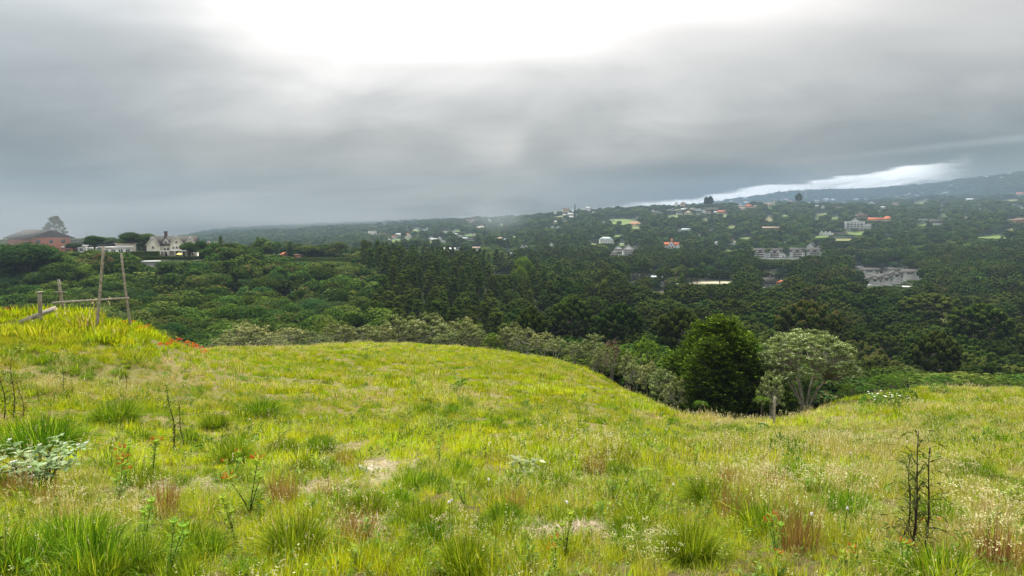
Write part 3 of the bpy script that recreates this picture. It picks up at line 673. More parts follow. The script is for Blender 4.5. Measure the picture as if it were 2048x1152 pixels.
def house(u, vb, w, h, wk='W', rk='g', mode=None, label=None, group=None, yaw=None, rf=.42, name='house', cat='house', depth=.7, win=None, chim=False, Yd=None, Dm=None):
    i = int(u*7+vb*3); rg = random.Random(i)
    if yaw is None: yaw = rg.uniform(-.35, .35)
    if mode is None: mode = 'side' if w > h*1.5 and h > 3 else ('front' if h > 4 else 'flat')
    root, m = rootat(name, u, vb, w, h, Yd, yaw); Wm, Hm = max(w*m, 3.0), max(h*m, 2.6)
    D = Dm or max(5.0, min(14, Wm*depth)); tag(root, label, cat, group)
    hr = min(Hm*rf, D*.6 if mode == 'side' else Wm*.6) if mode != 'flat' else .35
    hw = Hm-hr; gabled(Wm*.93, D, hw, hr, mode, root, wk, rk, ov=.35+.02*Wm)
    nf = max(1, int(round(hw/3.0))); nx = win or max(1, min(6, int(Wm/3.2)))
    for f in range(nf): wrow(root, -Wm*.43, Wm*.43, nx, hw*(f+.55)/nf, min(1.5, Wm/nx*.5), min(1.4, hw/nf*.5))
    if chim or (rg.random() < .35 and mode != 'flat'):
        c = MB(); c.box([Wm*.22, D*.5, hw+hr*.9], [.8, .8, hr*.9+.8]); c.box([Wm*.22, D*.5, hw+hr*1.35+.5], [1.0, 1.0, .15]); c.build('chimney', stonew, root)
    return root
def cluster(phrase, group, rows, name='house', cat='house'):
    rows = sorted(rows)
    for k, r in enumerate(rows):
        u, vb, w, h = r[:4]; wk = r[4] if len(r) > 4 else 'W'; rk = r[5] if len(r) > 5 else ('w' if int(r[0]*3) % 5 else 't'); mode = r[6] if len(r) > 6 else None
        pos = 'leftmost' if k == 0 and len(rows) > 1 else 'rightmost' if k == len(rows)-1 and len(rows) > 1 else ORD[k]+' from left' if len(rows) > 1 else 'alone'
        lab = f"{CN[wk]} house, {RN[rk]} roof, {pos} {phrase}"
        assert len(lab.split()) <= 16, lab
        house(u, vb, w, h, wk, rk, mode, lab, group, name=name, cat=cat)
# --- hill at the left
r, m = rootat('brick_house', 92, 504, 135, 38, 310, .42); tag(r, 'large red brick house with long dark grey gabled roof on the left hill', 'house')
gabled(17.5, 24, 7.6, 3.6, 'front', r, 'B', 'd', ov=1.4, x0=2.8)
for zz_ in (2.0, 5.6):
    for x_ in (-3, 2.5, 8): window(r, x_, zz_, 1.7, 1.8, 0, brownw)
q_ = MB(); q_.add([[-5.8,-.05,7.7],[11.4,-.05,7.7],[2.8,-.05,10.9]], [[0,1,2]]); q_.add([[-5.8,-.25,7.7],[11.4,-.25,7.7],[2.8,-.25,10.9]], [[0,1,2]]); q_.add([[-5.8,-.25,7.7],[11.4,-.25,7.7],[11.4,-.05,7.7],[-5.8,-.05,7.7]], [[0,1,2,3]]); q_.build('gable_boarding', pmat('dark_boards', (.07, .05, .05), .8), r)
r, m = rootat('annex', 143, 500, 26, 14, 306); tag(r, 'low brick annex with white flat roof beside the large brick house', 'annex')
gabled(7.0, 6, 2.9, .35, 'flat', r, 'B', 'w', ov=.5); wrow(r, -3, 3, 2, 1.5, 1.8, 1.3, 0, brownw)
for (u, vb, w, h, lab) in [(163,505,6,16,'narrow white building between the brick annex and the trees'),(181,498,9,8,'tiny white outbuilding behind dark bushes near the brick annex'),(4,486,12,14,'white house at the left edge half hidden by the round tree')]:
    house(u, vb, w, h, 'W', 'w', 'flat', lab, 'white outbuildings on the left hill', Yd=306)
r, m = rootat('modern_house', 234, 502, 58, 17, 300, .1); tag(r, 'low white modern house with flat white roof behind the tall poles', 'house')
gabled(12.5, 8, 3.2, .4, 'flat', r, 'W', 'w', ov=.7); wrow(r, -6, 6, 4, 1.7, 2.0, 1.7, 0, trimw); gabled(8, 7, 4.6, .35, 'flat', r, 'C', 't', ov=.5, x0=5, y0=8.3, rname='rear_roof', wname='rear_wall')
q_ = MB(); q_.box([0, -1.6, .1], [13, 3, .2]); [q_.box([x_, -3.0, -1.5], [.25, .25, 3.2]) for x_ in (-6, -2, 2, 6)]; q_.build('terrace', trimw, r)
# cream house with many gables
r, m = rootat('gabled_house', 347, 500, 86, 40, 300, -.12); tag(r, 'large pale cream house with five white edged gables and brick chimney', 'house')
gabled(19.5, 11, 5.6, 4.0, 'side', r, 'C', 'g', ov=.5)
def frontgable(r, x, w, z0, hw, hr, dpt, wk, rk, y0=-1.4, nm='gable'):
    g_ = empty(nm, (0, 0, 0)); g_.parent = r
    gabled(w, dpt, hw, hr, 'front', g_, wk, rk, ov=.45, x0=x, y0=y0, z0=z0)
    t_ = MB(); kx = w/2+.45; sl = hr/(w/2)
    for sg in (-1, 1):
        a_ = np.array([x+sg*kx, y0-.5, z0+hw-.45*sl]); b_ = np.array([x, y0-.5, z0+hw+hr+.1]); L_ = .35
        t_.add([a_, b_, b_+[0,0,L_], a_+[0,0,L_], a_+[0,.12,0], b_+[0,.12,0], b_+[0,.12,L_], a_+[0,.12,L_]], [[0,1,2,3],[4,7,6,5],[3,2,6,7],[0,4,5,1],[0,3,7,4],[1,5,6,2]])
    t_.build('bargeboard', trimw, g_); return g_
frontgable(r, -8.2, 5.2, 0, 6.0, 3.0, 9, 'C', 'g', -2.6); frontgable(r, 1.6, 5.6, 0, 6.3, 3.2, 8, 'C', 'g'); frontgable(r, 7.6, 4.6, 0, 6.2, 2.8, 8, 'C', 'g')
frontgable(r, -3.0, 2.0, 6.0, .8, 1.1, 3, 'C', 'g', -.2, 'dormer')
for (x_, z_, n_, y_) in [(-8.2, 4.6, 1, -2.6), (1.6, 4.4, 3, -1.4), (7.6, 4.2, 2, -1.4), (1.6, 7.0, 1, -1.4), (7.6, 6.8, 1, -1.4), (-3.0, 3.8, 2, 0), (-3, 6.5, 1, -.2)]:
    for k in range(n_): window(r, x_+(k-(n_-1)/2)*1.35, z_, .95, 1.3, y_)
for x_ in (-5.5, -3, -.8, 1.6, 4.2, 6.6, 8.6): window(r, x_, 1.3, 1.3, 1.9, -1.4 if x_ > 0 else 0, brownw)
q_ = MB(); q_.box([1.8, -2.6, 2.9], [15, 2.2, .25]); [q_.box([x_, -3.5, 1.3], [.3, .3, 3.2]) for x_ in (-5, -2, 1, 4, 7, 9)]; q_.build('porch', trimw, r)
q_ = MB(); q_.box([-3.6, 6, 10.0], [1.3, 1.3, 3.6]); q_.box([-3.6, 6, 11.9], [1.6, 1.6, .3]); q_.build('chimney', pmat('soot_brick', (.12, .08, .07)), r)
# twin gabled brick house further along
r, m = rootat('twin_gabled_house', 428, 492, 62, 26, 345, -.1); tag(r, 'brick house with two small white edged gables right of the cream house', 'house')
gabled(17, 10, 3.6, 2.8, 'hip', r, 'C', 'g', ov=.6); frontgable(r, -2.6, 3.0, 0, 5.2, 2.0, 6, 'B', 'g'); frontgable(r, .6, 2.4, 0, 5.1, 1.7, 6, 'B', 'g')
for x_ in (-2.6, .6): window(r, x_, 4.6, 1, 1.2, -1.4); window(r, x_, 2, 1, 1.2, -1.4)
# parasol on the lawn
r = empty('parasol', (0, 0, 0)); x, y, z = atdepth(358, 502, 294); z = H1(x, y); r.location = (x, y, z); tag(r, 'yellow parasol standing on the lawn below the cream house', 'parasol')
q_ = MB(); q_.tube([[0,0,-.2],[0,0,2.4]], .05, 6); q_.build('pole', trimw, r)
q_ = MB(); a8 = np.arange(8)/8*2*pi; q_.add(np.concatenate([[[0,0,3.0]], np.stack([1.7*np.cos(a8), 1.7*np.sin(a8), 0*a8+2.2], 1), np.stack([1.7*np.cos(a8), 1.7*np.sin(a8), 0*a8+2.0], 1)]), [[1+k, 1+(k+1) % 8, 9+(k+1) % 8, 9+k] for k in range(8)]); q_.f.append((np.array([[0, 1+k, 1+(k+1) % 8] for k in range(8)]), 0)); q_.build('canopy', pmat('yellow_canvas', (.75, .62, .12)), r)
# long white shed roof in the trees under the houses
x, y, z = atdepth(299, 524, 262); r = empty('shed', (x, y, H1(x, y)), .25); SITES.append((299, 514, 530, 34, y)); hs = max(z-H1(x, y), 2.4); tag(r, 'low shed with long white roof among the dark trees below the lawn', 'shed')
gabled(5.5, 4, hs, .3, 'flat', r, 'G', 'w', ov=.4); wrow(r, -2.4, 2.4, 2, hs*.6, 1.2, .9)
# hedge lines of the garden terraces
for (ua, ub, v, Yd, lab, hh) in [(262, 318, 503, 292, 'long clipped dark hedge on the upper terrace left of the cream house', 2.0), (275, 402, 513, 284, 'long clipped dark hedge edging the lawn below the cream house', .8), (590, 700, 515, 372, 'dark clipped hedge below the white houses on the ridge', 2.6)]:
    mb = MB(); rng = np.random.default_rng(int(ua)); n = 2400; x0_ = (ua-1024)/F*Yd; x1_ = (ub-1024)/F*Yd; xs = rng.uniform(x0_, x1_, n)
    zt = tv(v)*Yd; zz2 = H(xs, np.full(n, Yd)); top = max(zt, float(zz2.max())+hh); mb.box([(x0_+x1_)/2, Yd, top-hh*.9], [abs(x1_-x0_), 1.3, hh*1.6])
    C = np.stack([xs, Yd+rng.uniform(-.9, .9, n), top-rng.random(n)**2*hh], 1); leaves(mb, C, rng.normal(size=(n, 3))+[0, -.3, .8], .5, .35, rng)
    tag(mb.build('hedge', L_PINE), lab, 'hedge', 'clipped hedges of the hill gardens'); SITES.append(((ua+ub)/2, v-2, v+8, ub-ua, Yd))
# --- ridge left of centre
house(550, 509, 18, 11, 'G', 's', 'hip', 'small grey hut with pale green grey hipped roof, left of the brick house', None, Yd=385, rf=.5)
house(572, 512, 16, 14, 'B', 'r', 'front', 'orange brick house left of the dark conical cypress', 'brick houses on the ridge', Yd=385, rf=.3)
house(597, 511, 14, 14, 'B', 't', 'flat', 'orange brick house right of the dark conical cypress', 'brick houses on the ridge', Yd=385)
cluster('on ridge behind the broadleaf wood', 'white houses on the near ridge', [(617,503,12,5,'W','t','flat'),(638,511,18,13,'C','t','front'),(659,512,20,11,'C','t','hip'),(661,497,6,5,'W','g'),(680,512,22,8,'W','g','flat'),(691,503,10,10,'W','g','front'),(696,512,24,12,'W','w','hip'),(731,503,5,9,'W','w')])
# --- far slope left of centre
cluster('high on misty left slope', 'houses high on the misty slope', [(712,453,7,3,'W','w'),(742,455,12,4,'W','g'),(754,456,10,3,'W','w','flat'),(770,461,10,4,'W','g'),(781,455,6,3,'W'),(806,452,8,3),(816,456,6,3),(835,458,10,3,'W','g'),(825,450,9,3)])
r, m = rootat('block_house', 746, 472, 15, 11, None, .2); tag(r, 'square pale cream house with dark terrace opening on green slope', 'house')
Wm = 15*m; gabled(Wm, Wm*.8, 9*m, .5, 'flat', r, 'C', 'w', ov=.1); window(r, Wm*.22, 3.5*m, Wm*.25, 3*m, 0, brownw); wrow(r, -Wm*.45, 0, 2, 5*m, 1.6, 1.6)
for x_ in (-.4, 0, .4): q_ = MB(); q_.box([Wm*x_, .8, 10*m], [1.2, 1.2, 2.2*m]); q_.build('turret', wm('C'), r)
cluster('below square cream house', 'houses along the green slope', [(764,472,13,6,'W','b'),(753,476,6,4),(778,482,8,6,'W','t'),(786,477,9,5,'W','r'),(792,474,9,5,'W','g'),(798,472,12,5,'W','w'),(818,478,13,11,'C','r','front'),(836,473,5,4),(804,493,16,5,'P','b'),(815,491,6,3),(752,492,8,5,'W','r'),(788,493,7,4),(731,501,5,6,'W')])
cluster('on lawns right of green slope', 'houses on the valley lawns', [(850,463,15,4,'W','w','flat'),(855,459,6,4,'W','g'),(862,478,9,6,'W','g'),(867,482,13,5,'W','w'),(879,481,11,8,'W','g','front'),(886,485,10,3),(900,467,24,5,'W','w','flat'),(912,471,8,4),(930,480,13,5,'W','s'),(942,483,13,6,'C','g'),(950,472,7,4),(920,474,9,3,'W','w')])
for (u, vb, w, h, wk, rk, lab) in [(900,505,24,9,'W','w','long low white building behind the pine wood, with dark windows'),(922,503,20,8,'W','g','long white building with grey roof behind the pine tops'),(952,502,18,8,'W','t','white building with broad tan roof above the pine tops')]:
    house(u, vb, w, h, wk, rk, 'side', lab, 'long buildings behind the pine wood', yaw=.05, rf=.3)
# --- castle like church on the skyline
def castle(nm, u, vb, w, h, wk, rk, lab, spire=True, cat='mansion', yaw=0):
    r, m = rootat(nm, u, vb, w, h, None, yaw); tag(r, lab, cat); Wm, Hm = w*m, h*m
    gabled(Wm*.95, Wm*.4, Hm*.38, Hm*.25, 'side', r, wk, rk, ov=.6); gabled(Wm*.34, Wm*.5, Hm*.45, Hm*.3, 'front', r, wk, rk, ov=.5, x0=-Wm*.02, y0=-Wm*.06, rname='front_roof', wname='front_wall')
    gabled(Wm*.2, Wm*.3, Hm*.35, Hm*.2, 'front', r, wk, rk, ov=.4, x0=Wm*.36, y0=-Wm*.05, rname='side_roof', wname='side_wall')
    t_ = MB(); t_.box([0, Wm*.2, Hm*.3], [Wm*.16, Wm*.16, Hm*.7]); t_.build('tower', wm(wk), r)
    s_ = MB(); k = Wm*.12; s_.add([[-k,Wm*.2-k,Hm*.65],[k,Wm*.2-k,Hm*.65],[k,Wm*.2+k,Hm*.65],[-k,Wm*.2+k,Hm*.65],[0,Wm*.2,Hm*1.03]], [[3,2,1,0]]); s_.f.append((np.array([[0,1,4],[1,2,4],[2,3,4],[3,0,4]]), 0)); s_.build('spire', rm(rk), r)
    wrow(r, -Wm*.46, -Wm*.2, 2, Hm*.2, 1.5, 1.6, 0, trimw); wrow(r, Wm*.16, Wm*.26, 1, Hm*.2, 1.5, 1.6, 0); wrow(r, -Wm*.17, Wm*.13, 2, Hm*.22, 2.0, 2.2, -Wm*.06, brownw); window(r, -Wm*.02, Hm*.45, 1.6, 2, -Wm*.06); return r
castle('red_mansion', 945, 449, 24, 15, 'P', 'b', 'steep gabled red and white mansion with thin spire on the misty skyline')
castle('orange_mansion', 1343, 499, 34, 22, 'W', 'r', 'white mansion with orange tiled roofs and pointed central spire in the forest')
cluster('beside the red mansion on the skyline', 'skyline houses near the red mansion', [(978,447,11,9,'W','g','front'),(992,445,13,6,'G','s','flat'),(962,458,16,3,'T','t','flat')])
cluster('in trees between pines and orange mansion', 'houses scattered in the central trees', [(1000,483,15,9,'C','t','hip'),(1011,484,6,7),(1018,512,10,7,'W','g','front'),(1019,509,7,4),(1045,497,7,6,'W','w'),(1052,495,5,4),(1041,508,8,5),(1073,512,5,5),(1103,495,9,9,'W','w','front')])
cluster('on the shoulder of the wooded ridge', 'houses on the wooded ridge shoulder', [(1105,457,7,5),(1116,459,9,7,'W','g','front'),(1111,446,8,4),(1130,444,9,4,'W','g'),(1122,438,9,3),(1129,432,7,4),(1141,431,10,5,'W','w'),(1142,437,8,5,'P','w'),(1150,437,7,4),(1147,428,7,3),(1133,421,12,5,'T','b'),(1165,417,8,3,'W','w'),(1176,418,8,4),(1110,424,5,4),(1188,426,6,3)])
cluster('around the green hill patch', 'houses near the bright hill patch', [(1207,446,7,3,'W','w','flat'),(1227,443,5,3),(1306,425,6,6),(1315,427,14,5,'W','g'),(1275,436,4,3)])
# --- white mansion and timbered houses
r, m = rootat('white_mansion', 1213, 489, 28, 18, None, .15); tag(r, 'large white mansion with grey mansard roof and dormers above the timbered houses', 'mansion'); Wm = 26*m
gabled(Wm, Wm*.5, 10*m, 5*m, 'hip', r, 'W', 's', ov=.4); gabled(Wm*.3, Wm*.3, 8*m, .5, 'flat', r, 'W', 'w', x0=Wm*.4, y0=-Wm*.12, rname='wing_roof', wname='wing_wall')
for zf in (.25, .7): wrow(r, -Wm*.46, Wm*.2, 5, 10*m*zf, 1.5, 1.8)
for k in (-.3, 0, .25): frontgable(r, Wm*k, 2.6, 10*m, .8, 1.2, 3, 'W', 's', .6, 'dormer')
window(r, Wm*.4, 4*m, 1.8, 1.8, -Wm*.12)
wl = MB(); x, y, z = ground(1176, 485, 95); wl.box([0, 0, 0], [13*y/F, .5, 4]); o = wl.build('garden_wall', wm('W'), None, (x, y, z)); tag(o, 'short white garden wall on the lawn left of the white mansion', 'wall')
wl = MB(); x, y, z = ground(1247, 489, 95); wl.box([0, 0, 0], [14*y/F, .5, 4]); o = wl.build('garden_wall', wm('W'), None, (x, y, z)); tag(o, 'short white garden wall above the dark roofed timbered house', 'wall')
for (u, vb, w, h, lab, n_) in [(1237,507,20,16,'white timbered house with dark roof, upper left of the timbered group',2),(1257,514,24,26,'tall dark roofed timbered house with stacked white balconies',4),(1229,515,20,12,'low white house with grey hipped roof, lowest of the timbered group',1),(1270,502,12,10,'small white house with dark roof at the right of the timbered group',1)]:
    r, m = rootat('timbered_house', u, vb, w, h, None, .1); tag(r, lab, 'house', 'timbered houses below the white mansion'); Wm, Hm = w*m, h*m
    gabled(Wm*.9, Wm*.6, Hm*.6, Hm*.38, 'hip' if n_ == 1 else 'front', r, 'W', 'd', ov=.9)
    for k in range(n_):
        b_ = MB(); b_.box([0, -.8, Hm*.6*(k+.9)/n_], [Wm*.9, 1.5, .35]); b_.box([0, -.3, Hm*.6*(k+.5)/n_], [Wm*.7, .7, Hm*.25/n_], 1); b_.build('balcony', [trimw, brownw], r)
# --- village on the skyline, right of centre
cluster('in the left end of skyline village', 'left houses of the skyline village', [(1346,423,10,6,'W','g'),(1360,430,11,7,'W','d'),(1367,421,10,4,'W','w'),(1378,431,14,9,'Y','t','hip'),(1371,418,9,3),(1385,420,9,4,'W','t')])
cluster('in the middle of skyline village', 'middle houses of the skyline village', [(1395,423,12,6,'W','w','flat'),(1397,430,10,5,'W','g'),(1407,428,9,10,'W','b','front'),(1418,428,12,5,'W','b'),(1432,427,8,4),(1425,420,28,5,'P','w','flat'),(1443,429,15,8,'P','r'),(1446,424,9,4,'C','g'),(1409,415,8,4,'P','t')])
cluster('on terrace above the skyline village', 'dark roofed houses on the skyline terrace', [(1367,409,9,5,'T','b','front'),(1383,411,14,3,'G','d'),(1352,408,5,3,'W','w'),(1425,409,16,3,'G','g','flat'),(1440,406,10,4,'P','b')])
cluster('in right end of skyline village', 'right houses of the skyline village', [(1463,407,9,6),(1470,408,16,5,'W','g'),(1480,411,8,4),(1485,421,10,6,'W','t'),(1481,415,9,4,'P','t'),(1498,418,16,9,'P','r','hip'),(1510,416,8,5,'W','t'),(1492,407,9,4,'W','w'),(1505,406,9,3,'W','w'),(1490,399,8,3),(1500,401,10,3)])
r, m = rootat('chapel', 1536, 414, 22, 11, None, -.1); tag(r, 'long pale chapel with tan roof and small pointed tower above green slope', 'chapel'); Wm = 20*m
gabled(Wm, Wm*.4, 4*m, 4.5*m, 'side', r, 'C', 't', ov=.6); wrow(r, -Wm*.45, Wm*.4, 5, 2*m, 1.2, 1.8)
q_ = MB(); q_.box([Wm*.54, Wm*.2, 6*m], [Wm*.12, Wm*.12, 12*m]); q_.build('tower', wm('Y'), r); q_ = MB(); k = Wm*.09; q_.add([[Wm*.54-k,Wm*.2-k,12*m],[Wm*.54+k,Wm*.2-k,12*m],[Wm*.54+k,Wm*.2+k,12*m],[Wm*.54-k,Wm*.2+k,12*m],[Wm*.54,Wm*.2,17*m]], [[3,2,1,0]]); q_.f.append((np.array([[0,1,4],[1,2,4],[2,3,4],[3,0,4]]), 0)); q_.build('spire', rm('t'), r)
cluster('right of the pale chapel', 'houses right of the chapel', [(1563,407,9,8,'W','b','front'),(1572,404,10,8,'W','r','front'),(1580,409,8,9,'W','r','front')])
cluster('near the lattice mast', 'houses near the lattice mast', [(1607,410,7,4),(1621,409,8,4),(1633,405,9,5,'W','t'),(1650,402,13,5,'W','w'),(1667,402,8,4),(1646,418,9,7,'W','w','front'),(1634,415,7,4),(1639,411,8,5),(1663,413,6,4),(1712,401,9,4),(1678,419,18,6,'P','t','flat')])
cluster('in woods under skyline village', 'houses in the slope woods', [(1370,463,18,6,'W','s'),(1358,463,7,3,'W','w','flat'),(1423,462,9,5,'W','g'),(1434,492,10,9,'W','w'),(1468,491,12,7,'W','w','flat'),(1466,485,6,8,'P','r'),(1542,445,9,3,'G','w'),(1541,434,8,3,'W','w','flat'),(1570,490,7,6,'W','w'),(1399,472,6,2,'W','w','flat')])
r, m = rootat('long_building', 1542, 461, 36, 10, None, 0); tag(r, 'long low two storey grey building on the wooded slope below the chapel', 'building'); Wm = 33*m
gabled(Wm, 9, 5*m, 2.2*m, 'side', r, 'T', 't', ov=1); wrow(r, -Wm*.48, Wm*.48, 12, 3.4*m, 1.5, 1.4, 0, brownw)
# --- hillside hotel
r, m = rootat('hotel', 1712, 460, 66, 30, None, .12); tag(r, 'white four storey hillside hotel with rows of dark balconies', 'hotel'); Wm = 34*m
gabled(Wm, 16, 17*m, .5, 'flat', r, 'W', 'w', ov=.3, x0=-2); fl = 17*m/4.3
for f in range(4):
    for k in range(5): window(r, -2-Wm*.44+Wm*.88*(k+.5)/5, fl*(f+.6), Wm*.14, fl*.55, 0, trimw)
    b_ = MB(); b_.box([-2, -.9, fl*(f+.18)], [Wm*.96, 1.7, .3]); b_.build('balcony', trimw, r)
frontgable(r, -2, Wm*.45, 17*m, .4, 5*m, 10, 'W', 'g', -.4, 'central_gable')
gabled(Wm*.35, 12, 12*m, .5, 'flat', r, 'W', 'w', x0=Wm*.66, y0=1, rname='wing_roof', wname='wing_wall'); wrow(r, Wm*.5, Wm*.8, 3, 6*m, 2, 2, 1)
q_ = MB(); q_.box([2, -5, -2.5*m], [Wm*1.7, 1.2, 7*m]); q_.build('retaining_wall', stonew, r)
r, m = rootat('chalet', 1722, 437, 24, 16, None, .2); tag(r, 'steep grey roofed chalet rising directly behind the white hotel', 'chalet'); Wm = 24*m
gabled(Wm*.8, 12, 6*m, 8*m, 'front', r, 'T', 'g', ov=1.2); gabled(Wm*.9, 9, 4*m, 4*m, 'side', r, 'T', 'b', ov=.8, y0=-4, rname='lower_roof', wname='lower_wall'); wrow(r, -Wm*.3, Wm*.3, 3, 4*m, 1.6, 1.6, 0, brownw)
r, m = rootat('tiled_wing', 1758, 443, 52, 13, None, -.1); tag(r, 'long low wing with bright orange tiled roofs right of the white hotel', 'building'); Wm = 40*m
gabled(Wm*.62, 11, 3.5*m, 4*m, 'side', r, 'T', 'r', ov=1, x0=-Wm*.2); gabled(Wm*.42, 12, 4.5*m, 6*m, 'hip', r, 'T', 'r', ov=1.2, x0=Wm*.34, y0=-1, rname='pavilion_roof', wname='pavilion_wall'); wrow(r, -Wm*.5, Wm*.1, 6, 2*m, 1.6, 1.5, 0, brownw)
q_ = MB(); q_.box([0, -6, .3*m], [Wm*1.0, 1, 3*m]); q_.build('terrace_wall', wm('T'), r)
r, m = rootat('terrace_house', 1653, 472, 30, 14, None, .05); tag(r, 'white house with snowflake patterned gables lower left of the hotel', 'house'); Wm = 26*m
gabled(Wm, 9, 6.5*m, .4, 'flat', r, 'W', 'g', ov=.2); wrow(r, -Wm*.45, Wm*.45, 5, 2.4*m, 1.8, 1.8)
for k in (-.33, -.05, .22): frontgable(r, Wm*k, Wm*.2, 6.5*m, .2, 2.6*m, 5, 'W', 's', -.3)
q_ = MB(); q_.box([Wm*.5, -.2, 2*m], [1.8*m, 1, 4*m]); q_.build('red_panel', wm('B'), r)
wl = MB(); x, y, z = ground(1680, 471, 95); wl.box([0, 0, 1], [24*y/F, 1, 9*y/F]); o = wl.build('retaining_wall', stonew, None, (x, y, z)); tag(o, 'dark stone retaining wall between the terrace house and the hotel', 'wall'); SITES.append((1680, 462, 471, 24, y))
# --- apartment blocks in a row
def apartment(u, vb, w, h, lab, grp, yaw=0.0, Yd=None, nm='apartment_block', mode='side', wk='W'):
    r, m = rootat(nm, u, vb, w, h, Yd, yaw); tag(r, lab, 'apartment block', grp); Wm, Hm = w*m, h*m
    gabled(Wm*.9, 10, Hm*(.70 if nm == 'villa' else .62), Hm*(.28 if nm == 'villa' else .33), mode, r, wk, 'g', ov=.6)
    for sx in ((-.2, .2) if w > 24 else (0,)):
        d_ = empty('dormer', (0, 0, 0)); d_.parent = r; gabled(Wm*.24, 4, Hm*.06, Hm*.16, 'front', d_, wk, 'g' if nm == 'villa' else 'b', ov=.7, x0=Wm*sx, y0=-1.0, z0=Hm*.58)
    for f in range(3 if h > 17 else 2):
        nfl = 3 if h > 17 else 2; z_ = Hm*.62*(f+.5)/nfl
        b_ = MB(); b_.box([0, -.6, z_-Hm*.62/nfl*.34], [Wm*.5, 1.2, .5], 0); b_.build('balcony', [trimw], r)
        window(r, -Wm*.38, z_, Wm*.07, Hm*.1, 0, trimw); window(r, Wm*.38, z_, Wm*.07, Hm*.1, 0, trimw)
        if nm == 'villa':
            if f == 1 and mode == 'front': q2 = MB(); q2.box([0, -.05, Hm*.66], [Wm*.42, .16, Hm*.16]); q2.box([0, -.05, Hm*.76], [Wm*.22, .16, Hm*.05]); q2.build('recess', pmat('shaded_recess_panel', (.14, .09, .07)), r)  # dark flat panels paint the shade of the arched balcony
            continue
        q2 = MB(); q2.box([0, -.05, z_+.2], [Wm*.56, .14, Hm*.13]); q2.build('recess', pmat('shaded_recess_panel', (.20, .13, .10)), r)  # flat dark panel on the wall, standing for shade in the balcony opening
    return r
AG = 'white apartment blocks in a row in the trees'
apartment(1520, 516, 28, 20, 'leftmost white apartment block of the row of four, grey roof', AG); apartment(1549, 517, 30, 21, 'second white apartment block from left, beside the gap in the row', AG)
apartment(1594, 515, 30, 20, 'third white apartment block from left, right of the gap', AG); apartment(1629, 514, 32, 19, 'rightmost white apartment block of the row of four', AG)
house(1567, 515, 10, 9, 'W', 'b', 'front', 'small white gatehouse with tan gable between the apartment blocks', None)
house(1620, 499, 18, 13, 'W', 'g', 'front', 'white steep gabled house directly above the right apartment blocks', None, rf=.6); house(1636, 498, 10, 7, 'W', 'd', 'front', 'small white gabled house peeping out right of the steep gabled house', None)
wl = MB(); x, y, z = ground(1562, 521, 95); wl.box([0, 0, 0], [80*y/F, .8, 5]); o = wl.build('retaining_wall', wm('G'), None, (x, y, z)); tag(o, 'long pale retaining wall below the left apartment blocks', 'wall'); SITES.append((1562, 514, 521, 84, y))
BG = 'white grey roofed villa group on the right'
for (u, vb, w, h, yw, lab) in [(1738,556,40,20,.0,'white villa with grey roof and round gable at the upper left of the group'),(1748,576,30,24,.35,'white villa with grey roof, lowest and leftmost of the group'),(1771,575,28,26,.35,'white villa with dark arched balconies in the middle of the group'),(1792,568,26,26,.3,'white villa with steep grey roof, second from the right'),(1785,552,38,16,-.05,'long grey roofed white villa at the back of the group'),(1820,563,42,24,-.2,'white villa with sloping grey roof at the right end of the group')]:
    apartment(u, vb, w, h, lab, BG, yw, nm='villa', mode='side' if w > 36 else 'front')
house(1718, 541, 14, 8, 'W', 'w', 'flat', 'small white flat roofed house hidden left of the villa group', None); house(1818, 581, 22, 7, 'C', 'w', 'flat', 'low cream flat building in trees below the villa group', None); house(1732, 580, 10, 10, 'W', 'w', 'flat', 'narrow white wall of a house in the trees below the villas', None)
# --- right hillside
house(1874, 452, 22, 13, 'C', 'd', 'side', 'cream house with dark roof alone on the right slope', None, rf=.45, chim=True, win=4); house(1847, 441, 20, 4, 'W', 's', 'flat', 'long pale metal roofed shed left of the cream house', None)
cluster('behind the hotel', 'houses behind the hotel', [(1742,414,13,11,'W','w','front'),(1741,403,8,4,'W','g'),(1791,412,13,7,'W','b'),(1757,413,8,3),(1765,417,10,4,'C','w'),(1729,400,8,3,'W','w')])
cluster('at the foot of the far blue ridge', 'houses at the foot of the far ridge', [(1813,391,9,3),(1820,388,6,3,'W','w'),(1833,392,9,4,'W','g'),(1843,387,8,3,'G','g'),(1889,387,6,3,'W','w'),(1795,395,7,3,'W','s'),(1852,400,8,3,'G','g')])
cluster('in the woods at the right edge', 'houses in the right woods', [(1939,403,14,6,'W','w'),(1958,411,6,3),(1961,418,4,3),(2041,392,16,7,'W','r'),(2028,411,11,3,'W','w','flat'),(2040,414,8,3),(2046,418,6,4),(2046,455,6,3),(1884,420,6,2)])
house(2038, 447, 30, 11, 'B', 'b', 'hip', 'dark brick house with broad brown roof at the right edge', None)
cluster('high on the far blue ridge', 'tiny houses on the far ridge', [(1818,371,5,3),(1843,369,6,2),(1540,388,9,2),(1583,389,8,2,'P','t'),(1975,354,4,3,'W','w'),(2003,356,9,2),(2020,348,8,2)])
